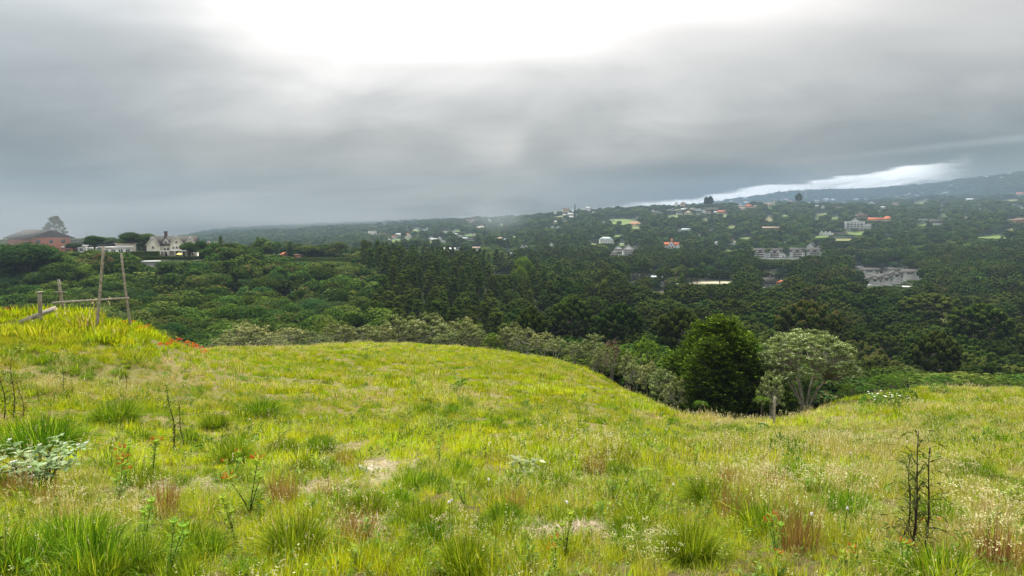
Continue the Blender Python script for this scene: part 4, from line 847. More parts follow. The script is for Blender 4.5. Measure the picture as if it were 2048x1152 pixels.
# --- buildings within the araucaria forest
house(1314, 556, 30, 17, 'G', 's', 'side', 'long pale blue metal roofed barn among the araucarias', None, Yd=455, rf=.6); house(1316, 585, 30, 19, 'B', 'r', 'front', 'orange red tin hut in the clearing among the araucarias', None, Yd=330, rf=.4, name='hut', cat='hut')
wl = MB(); x, y, z = ground(1398, 577, 95); yd = 372; x, y, z = atdepth(1398, 577, yd); zg = H1(x, y); wl.box([0, 0, (z-zg)/2+1.0], [92*yd/F, 1, max(z-zg, 0)+4]); o = wl.build('boundary_wall', pmat('bare_concrete_wall', (.58, .53, .42), nscale=.4, var=.2), None, (x, y, zg)); tag(o, 'long pale boundary wall running behind the thin araucaria trunks', 'wall'); SITES.append((1398, 562, 570.5, 92, y))
house(1536, 576, 28, 20, 'G', 'd', 'side', 'dark grey roofed house among the araucarias with grey walls', None, rf=.5); house(1566, 572, 20, 10, 'P', 'r', 'front', 'small orange tiled cottage right of the dark grey roofed house', None, name='cottage'); house(1530, 584, 14, 6, 'W', 'w', 'flat', 'small white outbuilding below the dark grey roofed house', None)
house(1266, 573, 12, 8, 'W', 'd', 'flat', 'small white shed left of the orange tin hut', None); house(1000, 551, 30, 22, 'P', 'b', 'side', 'pinkish house glimpsed between the trunks of the central pines', None, Yd=400, rf=.3)
# --- lattice mast
r, m = rootat('lattice_mast', 1611, 398, 6, 33); tag(r, 'tall red and white lattice mast standing on the right hill', 'mast'); Hm = 34*m
mb = MB(); nseg = 12
for k in range(nseg):
    z0_, z1_ = Hm*k/nseg, Hm*(k+1)/nseg; w0, w1_ = (1.6*m*(1-.75*k/nseg)), (1.6*m*(1-.75*(k+1)/nseg)); mt = k % 2
    cs_ = [(-1,-1),(1,-1),(1,1),(-1,1)]
    for q in range(4):
        a_, b_ = cs_[q], cs_[(q+1) % 4]
        mb.tube([[a_[0]*w0, a_[1]*w0, z0_], [a_[0]*w1_, a_[1]*w1_, z1_]], .28, 4, mt); mb.tube([[a_[0]*w0, a_[1]*w0, z0_], [b_[0]*w1_, b_[1]*w1_, z1_]], .18, 4, mt); mb.tube([[a_[0]*w0, a_[1]*w0, z0_], [b_[0]*w0, b_[1]*w0, z0_]], .18, 4, mt)
mb.build('lattice', [wm('W'), pmat('mast_red', (.55, .12, .08))], r)
q_ = MB(); [q_.box([sx*1.2, -1.2, Hm*.97-k*2.4*m], [1.2, .5, 2.4]) for sx in (-1, 1) for k in (0, 1.4)]; q_.tube([[0,0,Hm],[0,0,Hm*1.06]], .15, 6); q_.build('antenna', trimw, r)
# --- roads cut in the far ridge
def road(pts, wd, nm, lab=None):
    P_ = []
    for (u, v) in pts: x, y, z = ground(u, v, 900); P_.append((x, y))
    P_ = np.array(P_); t = np.linspace(0, len(P_)-1, 40); X_ = np.interp(t, range(len(P_)), P_[:, 0]); Y_ = np.interp(t, range(len(P_)), P_[:, 1])
    for _ in range(4): Y_[1:-1] = (Y_[:-2]+Y_[1:-1]*2+Y_[2:])/4
    T = nrm(np.stack([np.gradient(X_), np.gradient(Y_)], 1)); Nn = np.stack([-T[:, 1], T[:, 0]], 1)*wd/2
    A = np.stack([X_, Y_], 1)+Nn; B = np.stack([X_, Y_], 1)-Nn; V = np.concatenate([A, B]); Zv = H(V[:, 0], V[:, 1])+1.2
    mb = MB(); n = 40; mb.add(np.concatenate([V, Zv[:, None]], 1), [[i, i+1, n+i+1, n+i] for i in range(n-1)])
    o = mb.build(nm, pmat('pale_road', (.34, .32, .29), nscale=.05), smooth=True); tag(o, kind='structure'); return np.stack([X_, Y_], 1)
ROADS = [road([(1888,376),(1925,366),(1955,357),(1985,352),(2015,345),(2050,340)], 26, 'road'), road([(1940,364),(1975,357),(2005,353)], 20, 'road')]

# --- utility poles of the left hill
for (u, v0, v1, Yd, lab) in [(271,510,486,296,'thin pale utility pole between the modern and the cream house'),(338,506,494,296,'short pale lamp pole in front of the cream house'),(238,480,468,340,'utility pole with crossarm behind the modern house'),(172,478,462,335,'utility pole sticking up beside the pointed tree')]:
    x, y, z = atdepth(u, v1, Yd); zg = H1(x, y); q_ = MB(); L_ = z-zg; q_.tube([[0, 0, -.5], [0, 0, L_]], [.16, .11], 6); q_.box([0, 0, L_-.5], [2.0, .15, .15]); q_.box([0, 0, L_-.05], [.3, .3, .1])
    tag(q_.build('utility_pole', pmat('weathered_wood', (.36, .33, .28)), None, (x, y, zg)), lab, 'pole', 'utility poles on the left hill')
# ------------------------------------------------------------------ forest
def scatter_pts():
    out = []
    for (y0, y1, sp) in [(48, 300, 8.4), (300, 700, 8.8), (700, 1500, 10.5), (1500, 2600, 15), (2600, 4450, 20)]:
        xm = y1*1.12; xs = np.arange(-xm, xm, sp); ys = np.arange(y0, y1, sp*.9); A, B = np.meshgrid(xs, ys); A = A+(np.arange(len(ys)) % 2)[:, None]*sp/2
        A = A.ravel()+RNG.uniform(-.38, .38, A.size)*sp; B = B.ravel()+RNG.uniform(-.38, .38, B.size)*sp; k = (np.abs(A) < B*1.12) & (B > y0) & (B < y1)
        out.append(np.stack([A[k], B[k], np.full(k.sum(), sp)], 1))
    return np.concatenate(out)
TP = scatter_pts(); tx, ty, tsp = TP.T; tz = H(tx, ty); tu = 1024+F*tx/ty
keep = ty > meadow_y(tu)+np.where(tu > 1200, 16, 20)+np.clip(-(tu-700)/40, 0, 12)
for R_ in ROADS:
    for p_ in R_: keep &= np.hypot(tx-p_[0], (ty-p_[1])*.5) > 22
b_, i_ = clear_at(tx, ty, 1.05); keep &= i_ < 0
tx, ty, tz, tu, tsp = (q[keep] for q in (tx, ty, tz, tu, tsp)); n = len(tx)
r1, r2, r3 = RNG.random(n), RNG.random(n), RNG.random(n)
pz = fbm(tx/60+3, ty/60+7, 3)
kind = np.zeros(n, int)                       # 0 broadleaf, 1 araucaria, 2 pine
kind[(tu > 1040+pz*200) & (ty < 620) & (r1 < .88)] = 1
kind[(tu > 1000) & (ty >= 620) & (ty < 1000) & (r1 < .30)] = 1
kind[(tu > 740+pz*90) & (tu < 1090+pz*160) & (ty > 110) & (ty < 470) & (r1 < .86)] = 2
kind[(ty > 700) & (pz > .12) & (r1 < .7)] = 2
kind[(tu > 1100) & (ty < 620) & (pz > .28) & (r1 < .6)] = 2
wid_f = np.where(RNG.random(n) < .3, 1.28, .95); hgt = np.where(kind == 0, 10.0+5.5*r2, np.where(kind == 1, 13.5+6.5*r2, 18+5*r2)); hgt[(ty < 110) & (kind != 1)] *= .8
hgt = hgt*np.where(ty > 1500, .95, 1.0); hgt = np.where(kind == 2, hgt*np.interp(ty, [0, 130, 250, 600, 1200], [.62, .75, 1, 1, .75]), hgt)
hgt[(kind == 1) & (ty > 620)] *= .85
hgt = np.where(ty > 950, hgt*(.72+.75*r1**2.5), hgt)
kind[(ty < 97)] = 0
vc = np.stack([np.interp(tu, UF, VF[:, j]) for j in range(3)]); fy_ = np.clip((ty-110)/50, 0, 1); fy2 = np.clip((ty-160)/60, 0, 1)
vallow = vc[0]*(1-fy_)+(vc[1]*(1-fy2)+vc[2]*fy2)*fy_+np.clip(110-ty, 0, 99)*.6+r3*14-10
hmax = np.vectorize(tv)(vallow)*ty-tz; hgt = np.where(ty < 220, np.minimum(hgt, np.where(ty < 110, hmax, np.maximum(hmax, np.where(kind == 0, 9, 12.5)))), hgt); hgt = np.maximum(hgt, 2.5)
wid = np.where(kind == 0, tsp*.60*wid_f, np.where(kind == 1, 5.2, 2.7))*(.8+.4*r3); wid = np.where(ty > 700, tsp*.62*(.8+.4*r3), wid)
# clearings and buildings stay in view: thin whatever stands right in front of them
hgt = np.where((ty > 285) & (ty < 470) & (tu < 520), hgt*.55, hgt)
top_t = (tz+hgt)/ty; ctr, vtop = project(tx, ty, tz+hgt); halfpx = wid/ty*F
keep = ~((kind == 1) & (RNG.random(n) < .22)) & ~((ty > 300) & (ty < 470) & (tu < 520) & (RNG.random(n) < .55))
for (u, v0, v1, w, Yd) in SITES:
    m_ = np.abs(ctr-u) < w/2+halfpx*.55; lim = v1-(.12 if v1-v0 > 12 else .25)*(v1-v0)
    q_ = m_ & (ty < Yd-4) & (ty > Yd-260) & (vtop < lim)
    if q_.any(): hgt[q_] = tv(lim)*ty[q_]-tz[q_]; vtop[q_] = lim
    keep &= ~(q_ & (hgt < 4.5)); keep &= ~(m_ & (ty >= Yd-6) & (ty < Yd+16)); top_t = (tz+hgt)/ty
for (s0, sw, y0, yh, c) in CL:
    u0 = 1024+F*s0*1.0; m_ = (np.abs(ctr-u0) < sw*F*.9) & (ty < y0) & (ty > y0-300)
    _, vb_ = project(s0*y0, y0, float(H(s0*(y0), y0)[0])); q_ = m_ & (vtop < vb_+1.5); hgt[q_] = tv(vb_+1.5)*ty[q_]-tz[q_]; keep &= ~(q_ & (hgt < 4.0))
keep &= ~((tu > 1270) & (tu < 1470) & (ty > 300) & (ty < 372) & (r3 < .45))      # thin stand before the long wall
# leave out what higher ground or nearer crowns hide completely
order = np.argsort(ty); bins = np.clip(((ctr+400)/10).astype(int), 0, 299); run = np.full(302, -9.0); hid = np.zeros(n, bool)
for i in order:
    bq = bins[i]; loc = min(run[bq], run[bq+1], run[bq-1])
    if ty[i] > 110 and top_t[i] < loc-9.0/ty[i]: hid[i] = True
    elif keep[i]:
        t_ = (tz[i]+hgt[i]*.8)/ty[i]; hw_ = int(halfpx[i]/10)
        for q in range(max(0, bq-hw_), min(300, bq+hw_)+1): run[q] = max(run[q], t_)
keep &= ~hid
inview = (ctr > -160) & (ctr < 2208)
keep &= inview | (ty < 1400)
tx, ty, tz, tu, kind, hgt, wid, ctr, vtop, r1, r2, r3, inview = (q[keep] for q in (tx, ty, tz, tu, kind, hgt, wid, ctr, vtop, r1, r2, r3, inview))
NOM = {0: (13.0, 4.2), 1: (17.0, 5.0), 2: (20.0, 2.5)}
BLD = {0: lambda s, q: broadleaf(s, 13, 4.2, q), 1: lambda s, q: araucaria(s, 17, 5, q), 2: lambda s, q: pine(s, 20, 2.5, q)}
LM = {0: L_BROAD, 1: L_ARAU, 2: L_PINE}; NM = {0: 'broadleaf_tree', 1: 'araucaria_tree', 2: 'pine_tree'}; CT_ = {0: 'tree', 1: 'araucaria', 2: 'pine'}
def zone(k, u, y):
    if k == 0: return ('rounded dark green broadleaf tree in the dense wood below the left hill houses' if u < 780 else 'rounded dark green broadleaf tree standing among the flat topped araucarias') if y < 420 else 'rounded green broadleaf tree in the wooded valley beyond the near forest'
    if k == 1: return ('flat topped araucaria on tall trunk in the near edge of the valley forest' if y < 150 else 'flat topped araucaria with pompon branches in the middle of the valley forest' if y < 330 else 'flat topped araucaria in the distant part of the valley forest')
    return 'slim dark pine in the pine stand at the centre of the valley' if u < 1150 else 'slim dark pine among the araucarias right of centre'
GRP = {0: 'broadleaf trees of the valley forest', 1: 'araucarias of the valley forest', 2: 'pines of the valley forest'}
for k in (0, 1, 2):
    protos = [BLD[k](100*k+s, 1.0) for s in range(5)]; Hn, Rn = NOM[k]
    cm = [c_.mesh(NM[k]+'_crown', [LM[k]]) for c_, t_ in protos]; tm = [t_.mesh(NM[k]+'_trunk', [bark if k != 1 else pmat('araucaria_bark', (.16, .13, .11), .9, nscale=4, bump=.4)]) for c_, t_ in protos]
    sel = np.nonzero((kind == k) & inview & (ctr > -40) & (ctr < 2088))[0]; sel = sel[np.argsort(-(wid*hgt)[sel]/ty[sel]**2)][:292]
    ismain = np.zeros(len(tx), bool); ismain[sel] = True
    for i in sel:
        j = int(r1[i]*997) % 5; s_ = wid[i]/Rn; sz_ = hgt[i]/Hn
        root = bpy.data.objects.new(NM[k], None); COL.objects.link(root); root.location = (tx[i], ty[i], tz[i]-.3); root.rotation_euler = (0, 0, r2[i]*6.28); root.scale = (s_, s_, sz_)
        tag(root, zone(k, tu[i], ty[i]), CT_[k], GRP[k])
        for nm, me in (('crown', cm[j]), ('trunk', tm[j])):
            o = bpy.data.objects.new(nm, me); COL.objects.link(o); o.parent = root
    rest = np.nonzero((kind == k) & ~ismain)[0]
    lp = []
    for s in range(4):
        c_, t_ = BLD[k](100*k+s, .16); t_.f = [(f, 1) for f, _ in t_.f]; off = c_.n; c_.v += t_.v; c_.r += t_.r; c_.f += [(f+off, 1) for f, _ in t_.f]; c_.n += t_.n; lp.append(c_)
    sc3 = np.stack([wid[rest]/Rn, wid[rest]/Rn, hgt[rest]/Hn], 1)
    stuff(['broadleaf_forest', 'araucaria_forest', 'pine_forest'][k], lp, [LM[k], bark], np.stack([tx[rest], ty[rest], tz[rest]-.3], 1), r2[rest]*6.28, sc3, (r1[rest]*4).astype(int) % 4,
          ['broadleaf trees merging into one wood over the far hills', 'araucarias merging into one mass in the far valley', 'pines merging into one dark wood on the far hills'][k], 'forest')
print('forest', len(tx), [int((kind == k).sum()) for k in range(3)])

# ------------------------------------------------------------------ single trees one can tell apart
def place(builder, name, u, vtop, wpx, Yd, lab, cat, grp=None, mats=None, vb=None, native=(6.0, 2.8), rz=None, parts=True, sink=.2):
    """puts a tree at depth Yd so that its top reaches the wanted height above the ground there"""
    x, y, z = atdepth(u, vtop, Yd); zg = H1(x, y) - sink; hh = max(z-zg, 1.0); R_ = wpx/2*Yd/F
    root = empty(name, (x, y, zg), random.random()*6 if rz is None else rz, (R_/native[1], R_/native[1], hh/native[0]))
    tag(root, lab, cat, grp); c_, t_ = builder
    if not hasattr(c_, 'me'): c_.me = c_.mesh(name+'_crown', [mats[0]]); t_.me = t_.mesh(name+'_trunk', [mats[1]])
    for nm, me in (('crown', c_.me), ('trunk', t_.me)):
        o = bpy.data.objects.new(nm, me); COL.objects.link(o); o.parent = root
    return root
def recolor(pr, mats):
    class Q: pass
    out = []
    for src, mt in zip(pr, mats):
        q = Q(); q.me = src.me.copy(); q.me.materials.clear(); q.me.materials.append(mt); out.append(q)
    return out
HB = [broadleaf(900+s, 13, 4.2, 1.4) for s in range(3)]; bm = (L_BROAD, bark)
for k, (u, vt, w, Yd, lab) in enumerate([(48,480,150,238,'huge round hazy tree standing before the large brick house at far left'),(108,520,90,225,'round tree right of the huge hazy tree, below the brick annex'),(188,468,46,296,'tree with pointed crown left of the white modern house'),(148,484,34,300,'low dark tree right of the brick annex'),(262,462,50,312,'hazy tree between the modern house and the cream house, left one'),(288,464,46,318,'hazy tree just left of the cream gabled house'),(225,512,60,262,'dark tree below the white modern house'),
   (378,482,40,286,'dark tree against the right corner of the cream gabled house'),(402,478,34,290,'second dark tree right of the cream gabled house'),(425,482,40,292,'third dark tree, in front of the twin gabled brick house'),(452,484,44,296,'dark tree right of the twin gabled brick house'),(478,486,46,300,'broad dark tree at the end of the left hill ridge'),(508,492,44,330,'rounded tree left of the small grey hut'),(530,486,36,345,'rounded tree just behind the small grey hut'),(612,488,50,390,'twin domed dark tree behind the cream ridge house'),(676,481,46,398,'tall round dark tree rising between the white ridge houses'),(718,490,40,380,'round tree right of the white ridge houses'),(738,497,36,365,'lower round tree next to the pine wood edge'),(640,530,64,250,'broad olive brown tree with visible forked limbs in the left wood')]):
    place(HB[k % 3], 'round_tree', u, vt, w, Yd, lab, 'tree', 'single broadleaf trees on the ridges', bm, native=(13, 4.2))
LB = [broadleaf(950+s, 13, 4.2, 1.2) for s in range(2)]; lm = (L_LIME, bark)
for k, (u, vt, w, Yd, lab) in enumerate([(170,524,52,232,'bright lime green tree lighting up the left wood'),(1048,506,44,300,'bright yellow green tree in front of the central houses'),(1038,526,40,270,'smaller bright green tree beside the yellow green tree'),(1495,489,16,730,'small bright green tree left above the apartment blocks'),(1540,494,18,740,'small bright green tree behind the apartment blocks'),(1365,541,14,330,'slim bright tree before the long pale wall'),(1560,543,22,480,'bright round tree above the dark grey roofed house')]):
    place(LB[k % 2], 'lime_tree', u, vt, w, Yd, lab, 'tree', 'bright green trees', lm, native=(13, 4.2))
SP = [sprayconifer(30+s, 9, 3.6, 900) for s in range(2)]; cyp = (L_PINE, bark)
for k, (u, vt, w, Yd, lab) in enumerate([(580,483,20,384,'dark conical cypress between the two brick ridge houses'),(515,474,12,360,'left one of two thin pointed cypresses on the ridge'),(527,476,12,362,'right one of two thin pointed cypresses on the ridge'),(552,489,14,380,'short dark cypress beside the small grey hut'),(441,472,16,300,'pointed cypress in front of the twin gabled brick house'),(1424,417,4,1240,'thin dark cypress in the skyline village row'),(1150,408,5,1400,'small column shaped tree on the skyline shoulder')]):
    place(SP[k % 2], 'cypress', u, vt, w, Yd, lab, 'cypress', 'pointed cypresses', cyp, native=(9, 3.6))
AR = [araucaria(70+s, 17, 5, 1.3) for s in range(3)]; am = (L_ARAU, MAT['araucaria_bark'])
for k, (u, vt, w, Yd, lab) in enumerate([(1617,607,128,128,'wide pompon crowned araucaria right behind the pale umbrella shaped tree'),(1460,600,90,190,'araucaria above the dense dark conifer'),(1145,598,84,140,'araucaria above the left end of the thicket'),(1240,612,90,128,'spreading araucaria above the brown bush'),(1360,622,96,112,'spreading bright topped araucaria left of the dark conifer'),(1060,620,70,118,'araucaria behind the pale edge trees right of the crest'),(1965,612,110,150,'araucaria with tall visible trunk at the right side'),(1860,590,110,210,'flat wide araucaria below the villa group'),(1875,668,90,104,'low araucaria just above the right meadow'),(1395,537,44,380,'thin trunked flat araucaria before the long pale wall'),(1440,541,40,384,'second flat araucaria before the long pale wall'),(1330,536,38,372,'flat araucaria over the orange tin hut'),(1598,387,14,1500,'dark round topped araucaria on the hill beside the lattice mast'),(1413,394,10,1420,'left of two dark trees standing above the skyline village'),(1421,393,12,1420,'right of two dark trees standing above the skyline village')]):
    place(AR[k % 3], 'tall_araucaria', u, vt, w, Yd, lab, 'araucaria', 'araucarias standing out of the forest', am, native=(17, 5))
airy = pine(444, 14, 5.2, 1.0, ncl=90, lo=.34, top=.75)
place(airy, 'airy_tree', 108, 434, 50, 345, 'tall airy tree with layered branches standing against the cloud behind the brick house', 'tree', None, (L_PINE, bark), native=(14, 5.2))
# edge of the meadow
GT = [shrubtree(200+s, 6, 2.8, 4+s % 3, 95, .9) for s in range(4)]; gmt = (L_GREY, palebark)
for k, (u, vt, w, Yd, lab) in enumerate([(455,668,60,72,'low grey green bush tree right of the orange flowers'),(492,646,84,76,'round grey green tree at the left end of the crest row'),(545,668,50,74,'small grey green tree with pale base in the crest row'),(582,656,66,78,'grey green tree behind the crest, left of the thin stems'),(622,664,56,78,'low grey green tree left of the thin stemmed tree'),(676,646,66,86,'thin stemmed grey tree left of the crest middle'),(728,648,60,88,'thin forked grey tree at the crest middle'),(762,650,54,88,'narrow grey tree left of the tall pale crown'),(796,628,62,90,'tall pale crowned tree left of the broad dark crown'),(852,627,104,92,'broad tree with dense grey crown behind the crest'),(925,630,84,91,'pale topped tree right of the broad grey crown'),(950,655,52,88,'low bush tree under the pale topped tree'),(893,655,50,88,'small tree between the broad crown and the pale topped tree'),
    (1022,646,54,82,'grey tree right of the low bright shrub'),(1052,655,60,78,'rounded grey tree in the row right of the crest'),(1086,664,46,74,'grey tree where the crest starts to fall'),(1112,674,40,68,'thin forked white stemmed tree on the falling slope'),(1150,684,40,66,'low grey bush tree left of the leafy grey tree'),(1186,666,56,66,'leafy grey tree left of the brown bush'),(1206,690,34,60,'small grey bush in front of the brown bush'),(1258,700,34,58,'grey bush behind the white topped bush'),(1330,735,52,48,'grey green bush below the dark conifer, left side'),(1352,752,44,45,'low grey bush at the foot of the dark conifer'),(1300,722,44,52,'grey green bush right of the white topped bush')]):
    place(GT[k % 4], 'grey_tree', u, vt-4, w*1.38, Yd, lab, 'small tree', 'grey green trees along the meadow edge', gmt)
for q in GT:
    pass
WT = [[*recolor(GT[s], (L_WHITE, palebark))] for s in (0, 2)]
for k, (u, vt, w, Yd, lab) in enumerate([(1273,713,52,55,'bush with silvery white leaf tops on the falling slope'),(1338,730,26,50,'small silvery white topped bush left of the dark conifer'),(935,633,50,89,'silvery topped bush in the crest row'),(560,678,36,70,'low silvery bush in the left part of the crest row'),(1895,620,40,190,'pale flowering crown in the dark right forest'),(1735,598,26,260,'pale flowering crown below the villa group')]):
    place(WT[k % 2], 'silver_bush', u, vt, w, Yd, lab, 'bush', 'silvery topped bushes', None)
LT = [[*recolor(GT[s], (L_LIME, bark))] for s in (1, 3)]
for k, (u, vt, w, Yd, lab) in enumerate([(985,668,52,82,'low bright green shrub right of the pale topped tree'),(1290,664,86,66,'bright green feathery tree left of the dark conifer'),(1250,690,40,60,'bright green bush behind the white topped bush'),(1770,745,80,66,'bright green bush on the rim of the right meadow, left one'),(1820,744,110,68,'wide bright green bush on the rim of the right meadow'),(1880,748,70,72,'bright green bush right of the wide one on the meadow rim'),(1700,762,50,60,'low green bush right of the pale umbrella shaped tree'),(1745,768,44,58,'small green bush at the left end of the right meadow rim'),(1955,752,90,74,'low green bush in the middle of the right meadow rim'),(1378,692,76,57,'leafy green bush just left of the dark conifer'),(1405,664,66,64,'leafy green tree top behind the left shoulder of the dark conifer'),(1512,676,70,60,'leafy green tree between the dark conifer and the umbrella tree'),(1355,722,50,52,'small leafy bush at the left foot of the dark conifer'),(2022,754,80,74,'low green bush at the right end of the meadow rim'),(650,640,44,96,'small bright tree behind the thin stemmed grey trees')]):
    place(LT[k % 2], 'green_bush', u, vt, w, Yd, lab, 'bush', 'bright green bushes along the meadow edge', None)
DT = [[*recolor(GT[2], (L_DEAD, palebark))]]
place(DT[0], 'brown_bush', 1226, 672, 46, 62, 'leafless looking brown bush on the falling slope', 'bush', None, None)
place(GT[0], 'brown_stem_tree', 1195, 700, 30, 60, 'tangle of pale thin stems under the brown bush', 'small tree', None)
# the dark conifer and the umbrella shaped tree
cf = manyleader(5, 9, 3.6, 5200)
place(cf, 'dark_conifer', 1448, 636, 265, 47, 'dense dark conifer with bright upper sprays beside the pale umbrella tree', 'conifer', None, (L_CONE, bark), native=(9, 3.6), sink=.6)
um = shrubtree(77, 6, 2.8, 6, 560, 1.0, 30, .17, .46)
place(um, 'umbrella_tree', 1617, 656, 222, 44, 'pale umbrella shaped tree with many thin grey stems', 'tree', None, (L_WHITE, palebark), rz=.6)
place(GT[3], 'understory_tree', 1545, 735, 60, 40, 'small grey tree leaning between the conifer and the umbrella tree', 'small tree', None)
for (u, vt, w, Yd, lab) in [(1402, 797, 42, 37, 'small tree fern at the foot of the dark conifer'), (1525, 786, 46, 39, 'dim tree fern under the left side of the umbrella tree')]:
    place(treefern(int(u), 2.2, 1.4), 'tree_fern', u, vt, w, Yd, lab, 'tree fern', 'tree ferns at the gully', (L_LIME, bark), native=(2.35, 1.45), sink=.1)
# ------------------------------------------------------------------ meadow grass
YG = (.34, .39, .035); 
M_GRASS = leafmat('grass_blades', (.11, .165, .010), (.49, .53, .020), trans=.40, orv=.45, tcol=(1.2, 1.2, .3),
    patch=[((.42, .37, .10), .09, .57, .72, 11.0), ((.12, .22, .02), .33, .55, .68, 40.0), ((.43, .50, .03), .05, .50, .62, 90.0)])
M_TUSS = leafmat('tussock_blades', (.035, .085, .006), (.19, .30, .016), trans=.40, orv=.4, tipc=(.42, .50, .05), tcol=(1.2, 1.2, .5))
M_STRAW = leafmat('straw_blades', (.26, .23, .07), (.58, .52, .20), trans=.35, orv=.35, tipc=(.70, .65, .34), tcol=(1.1, 1.0, .7))
M_RUST = leafmat('rusty_stems', (.17, .09, .035), (.38, .24, .10), trans=.3, orv=.3, tcol=(1.1, .9, .6))
M_WEED = leafmat('weed_leaves', (.06, .12, .02), (.18, .28, .05), trans=.35, orv=.4, tipc=(.28, .40, .09))
M_SEED = leafmat('cream_seed_heads', (.54, .48, .24), (.80, .75, .48), trans=.3, orv=.2, tcol=(1, 1, .8))
def tuft(seed, n, rad, L, w, lean=(.1, .75), seeds=0, mat=0, smat=1, droop=.5, ssz=.02):
    rng = np.random.default_rng(seed); mb = MB(); blades(mb, n, rng, rad, L, lean, w, mat, droop=droop)
    if seeds:
        tip, d = blades(mb, seeds, rng, rad, (L[1]*1.0, L[1]*1.45), (.1, .55), w*.55, smat, droop=.25)
        for k in range(4):
            p = tip-np.stack([0*tip[:, 0], 0*tip[:, 0], np.full(len(tip), k*ssz*.9)], 1)+rng.normal(size=tip.shape)*ssz*.35
            leaves(mb, p, rng.normal(size=tip.shape), ssz*1.3, ssz*.55, rng, 2)
    return mb
def weed(seed, n, h, ll, lw, mat=3, rad=.08):
    rng = np.random.default_rng(seed); mb = MB()
    for k in range(n):
        b = rng.normal(size=2)*rad; t = np.array([b[0]*1.8, b[1]*1.8, h*rng.uniform(.5, 1)]); mb.tube([[b[0], b[1], -.03], t*.6+np.array([b[0], b[1], 0])*.4, t], [.003, .0025, .0015], 4, 0, cap=False)
        m = 9; f = rng.uniform(.25, 1, m)[:, None]; C = np.array([b[0], b[1], 0])*(1-f)+t*f; d = nrm(rng.normal(size=(m, 3))*[1, 1, .25]+[0, 0, .3])
        leaves(mb, C+d*ll/2, np.cross(d, rng.normal(size=(m, 3))*.3+np.cross(d, [0, 0, 1])), ll, lw, rng, mat, along=d, fold=.15)
    return mb
def mpts(y0, y1, dens, smax=1.15):
    A = smax*(y1**2-y0**2); n = int(A*dens); y = np.sqrt(RNG.uniform(y0**2, y1**2, n)); s = RNG.uniform(-smax, smax, n); x = s*y
    u = 1024+F*s; k = np.hypot(x, y) < meadow_y(u)+4; x, y, u = x[k], y[k], u[k]
    return x, y, u
BARE = []
for (u, v, rad) in [(735,935,.55),(800,955,.40),(690,900,.35),(600,985,.32),(420,975,.28),(690,1060,.3),(1190,1070,.22),(1150,1060,.25),(1620,940,.22)]:
    x, y, z = ground(u, v); BARE.append((x, y, rad*y/6+.05))
EXCL = [(85,1000,125),(565,1015,40),(1595,1105,50),(1468,1050,38),(40,1000,40),(100,1020,40),(715,1095,36),(660,1010,30),(2000,1140,50),(640,905,50),(470,930,50),(1050,965,40),(255,980,26),(238,1010,26),(305,965,26),(500,1030,36),(1552,1120,30),(1825,1115,46),(1795,1105,36),(290,1095,34),(340,1150,40),(470,1090,36),(930,1020,26),(1130,1120,34),(345,905,30),(370,905,26),(1410,1110,20),(1805,1150,34),(728,945,34)]
def straw_zone(x, y):
    y = np.maximum(y, .5)
    v = project(x, y, H(x, y))[1]; u = 1024+F*x/y
    a = np.exp(-((u-180)/260)**2-((v-752)/42)**2)*.85+np.exp(-((u-1800)/330)**2-((v-900)/110)**2)*.5+np.exp(-((u-1900)/240)**2-((v-1080)/80)**2)*.5
    a += np.exp(-((u-760)/240)**2-((v-800)/30)**2)*.35+np.exp(-((u-1450)/140)**2-((v-840)/18)**2)*.5+np.exp(-((u-180)/160)**2-((v-1010)/50)**2)*.4+np.clip(np.interp(u,[300,560,1000],[0,.30,0]),0,1)*np.exp(-((v-695)/12)**2)
    return a*.75+.03
bands = [('grass', 1.0, 7.5, 150, [tuft(1, 60, .05, (.06, .17), .0034), tuft(2, 46, .06, (.08, .21), .0036, seeds=2, ssz=.007), tuft(3, 30, .05, (.10, .22), .0035, mat=1, seeds=6, smat=1, ssz=.008), weed(4, 5, .14, .045, .013), tuft(5, 34, .06, (.06, .16), .004, lean=(.6, 1.3), mat=1), tuft(6, 420, .09, (.16, .30), .0040, lean=(.05, 1.2), seeds=2, mat=4, droop=.7, ssz=.006)], .9),
         ('grass', 7.5, 24, 24, [tuft(11, 60, .14, (.12, .25), .010), tuft(12, 52, .15, (.12, .27), .010, seeds=2, ssz=.013), tuft(13, 40, .13, (.13, .28), .007, mat=1, seeds=9, ssz=.016), weed(14, 6, .24, .08, .025), tuft(15, 40, .15, (.10, .24), .010, lean=(.5, 1.2), mat=1), tuft(16, 320, .18, (.22, .38), .010, lean=(.05, 1.2), mat=4, droop=.7)], .9),
         ('grass', 24, 92, 5.6, [tuft(21, 54, .30, (.18, .34), .028), tuft(22, 50, .32, (.18, .36), .028, seeds=1, ssz=.025), tuft(23, 36, .26, (.18, .36), .020, mat=1, seeds=8, ssz=.035), weed(24, 7, .34, .16, .06), tuft(25, 40, .32, (.12, .22), .024, lean=(.4, 1.0), mat=1), tuft(26, 130, .30, (.22, .36), .024, lean=(.05, 1.1), mat=4, droop=.7)], .9)]
lbls = ['fine mixed meadow grass covering the ground at the photographer\'s feet', 'yellow green meadow grass on the middle of the slope', 'bright yellow green meadow grass far down the slope to the crest']
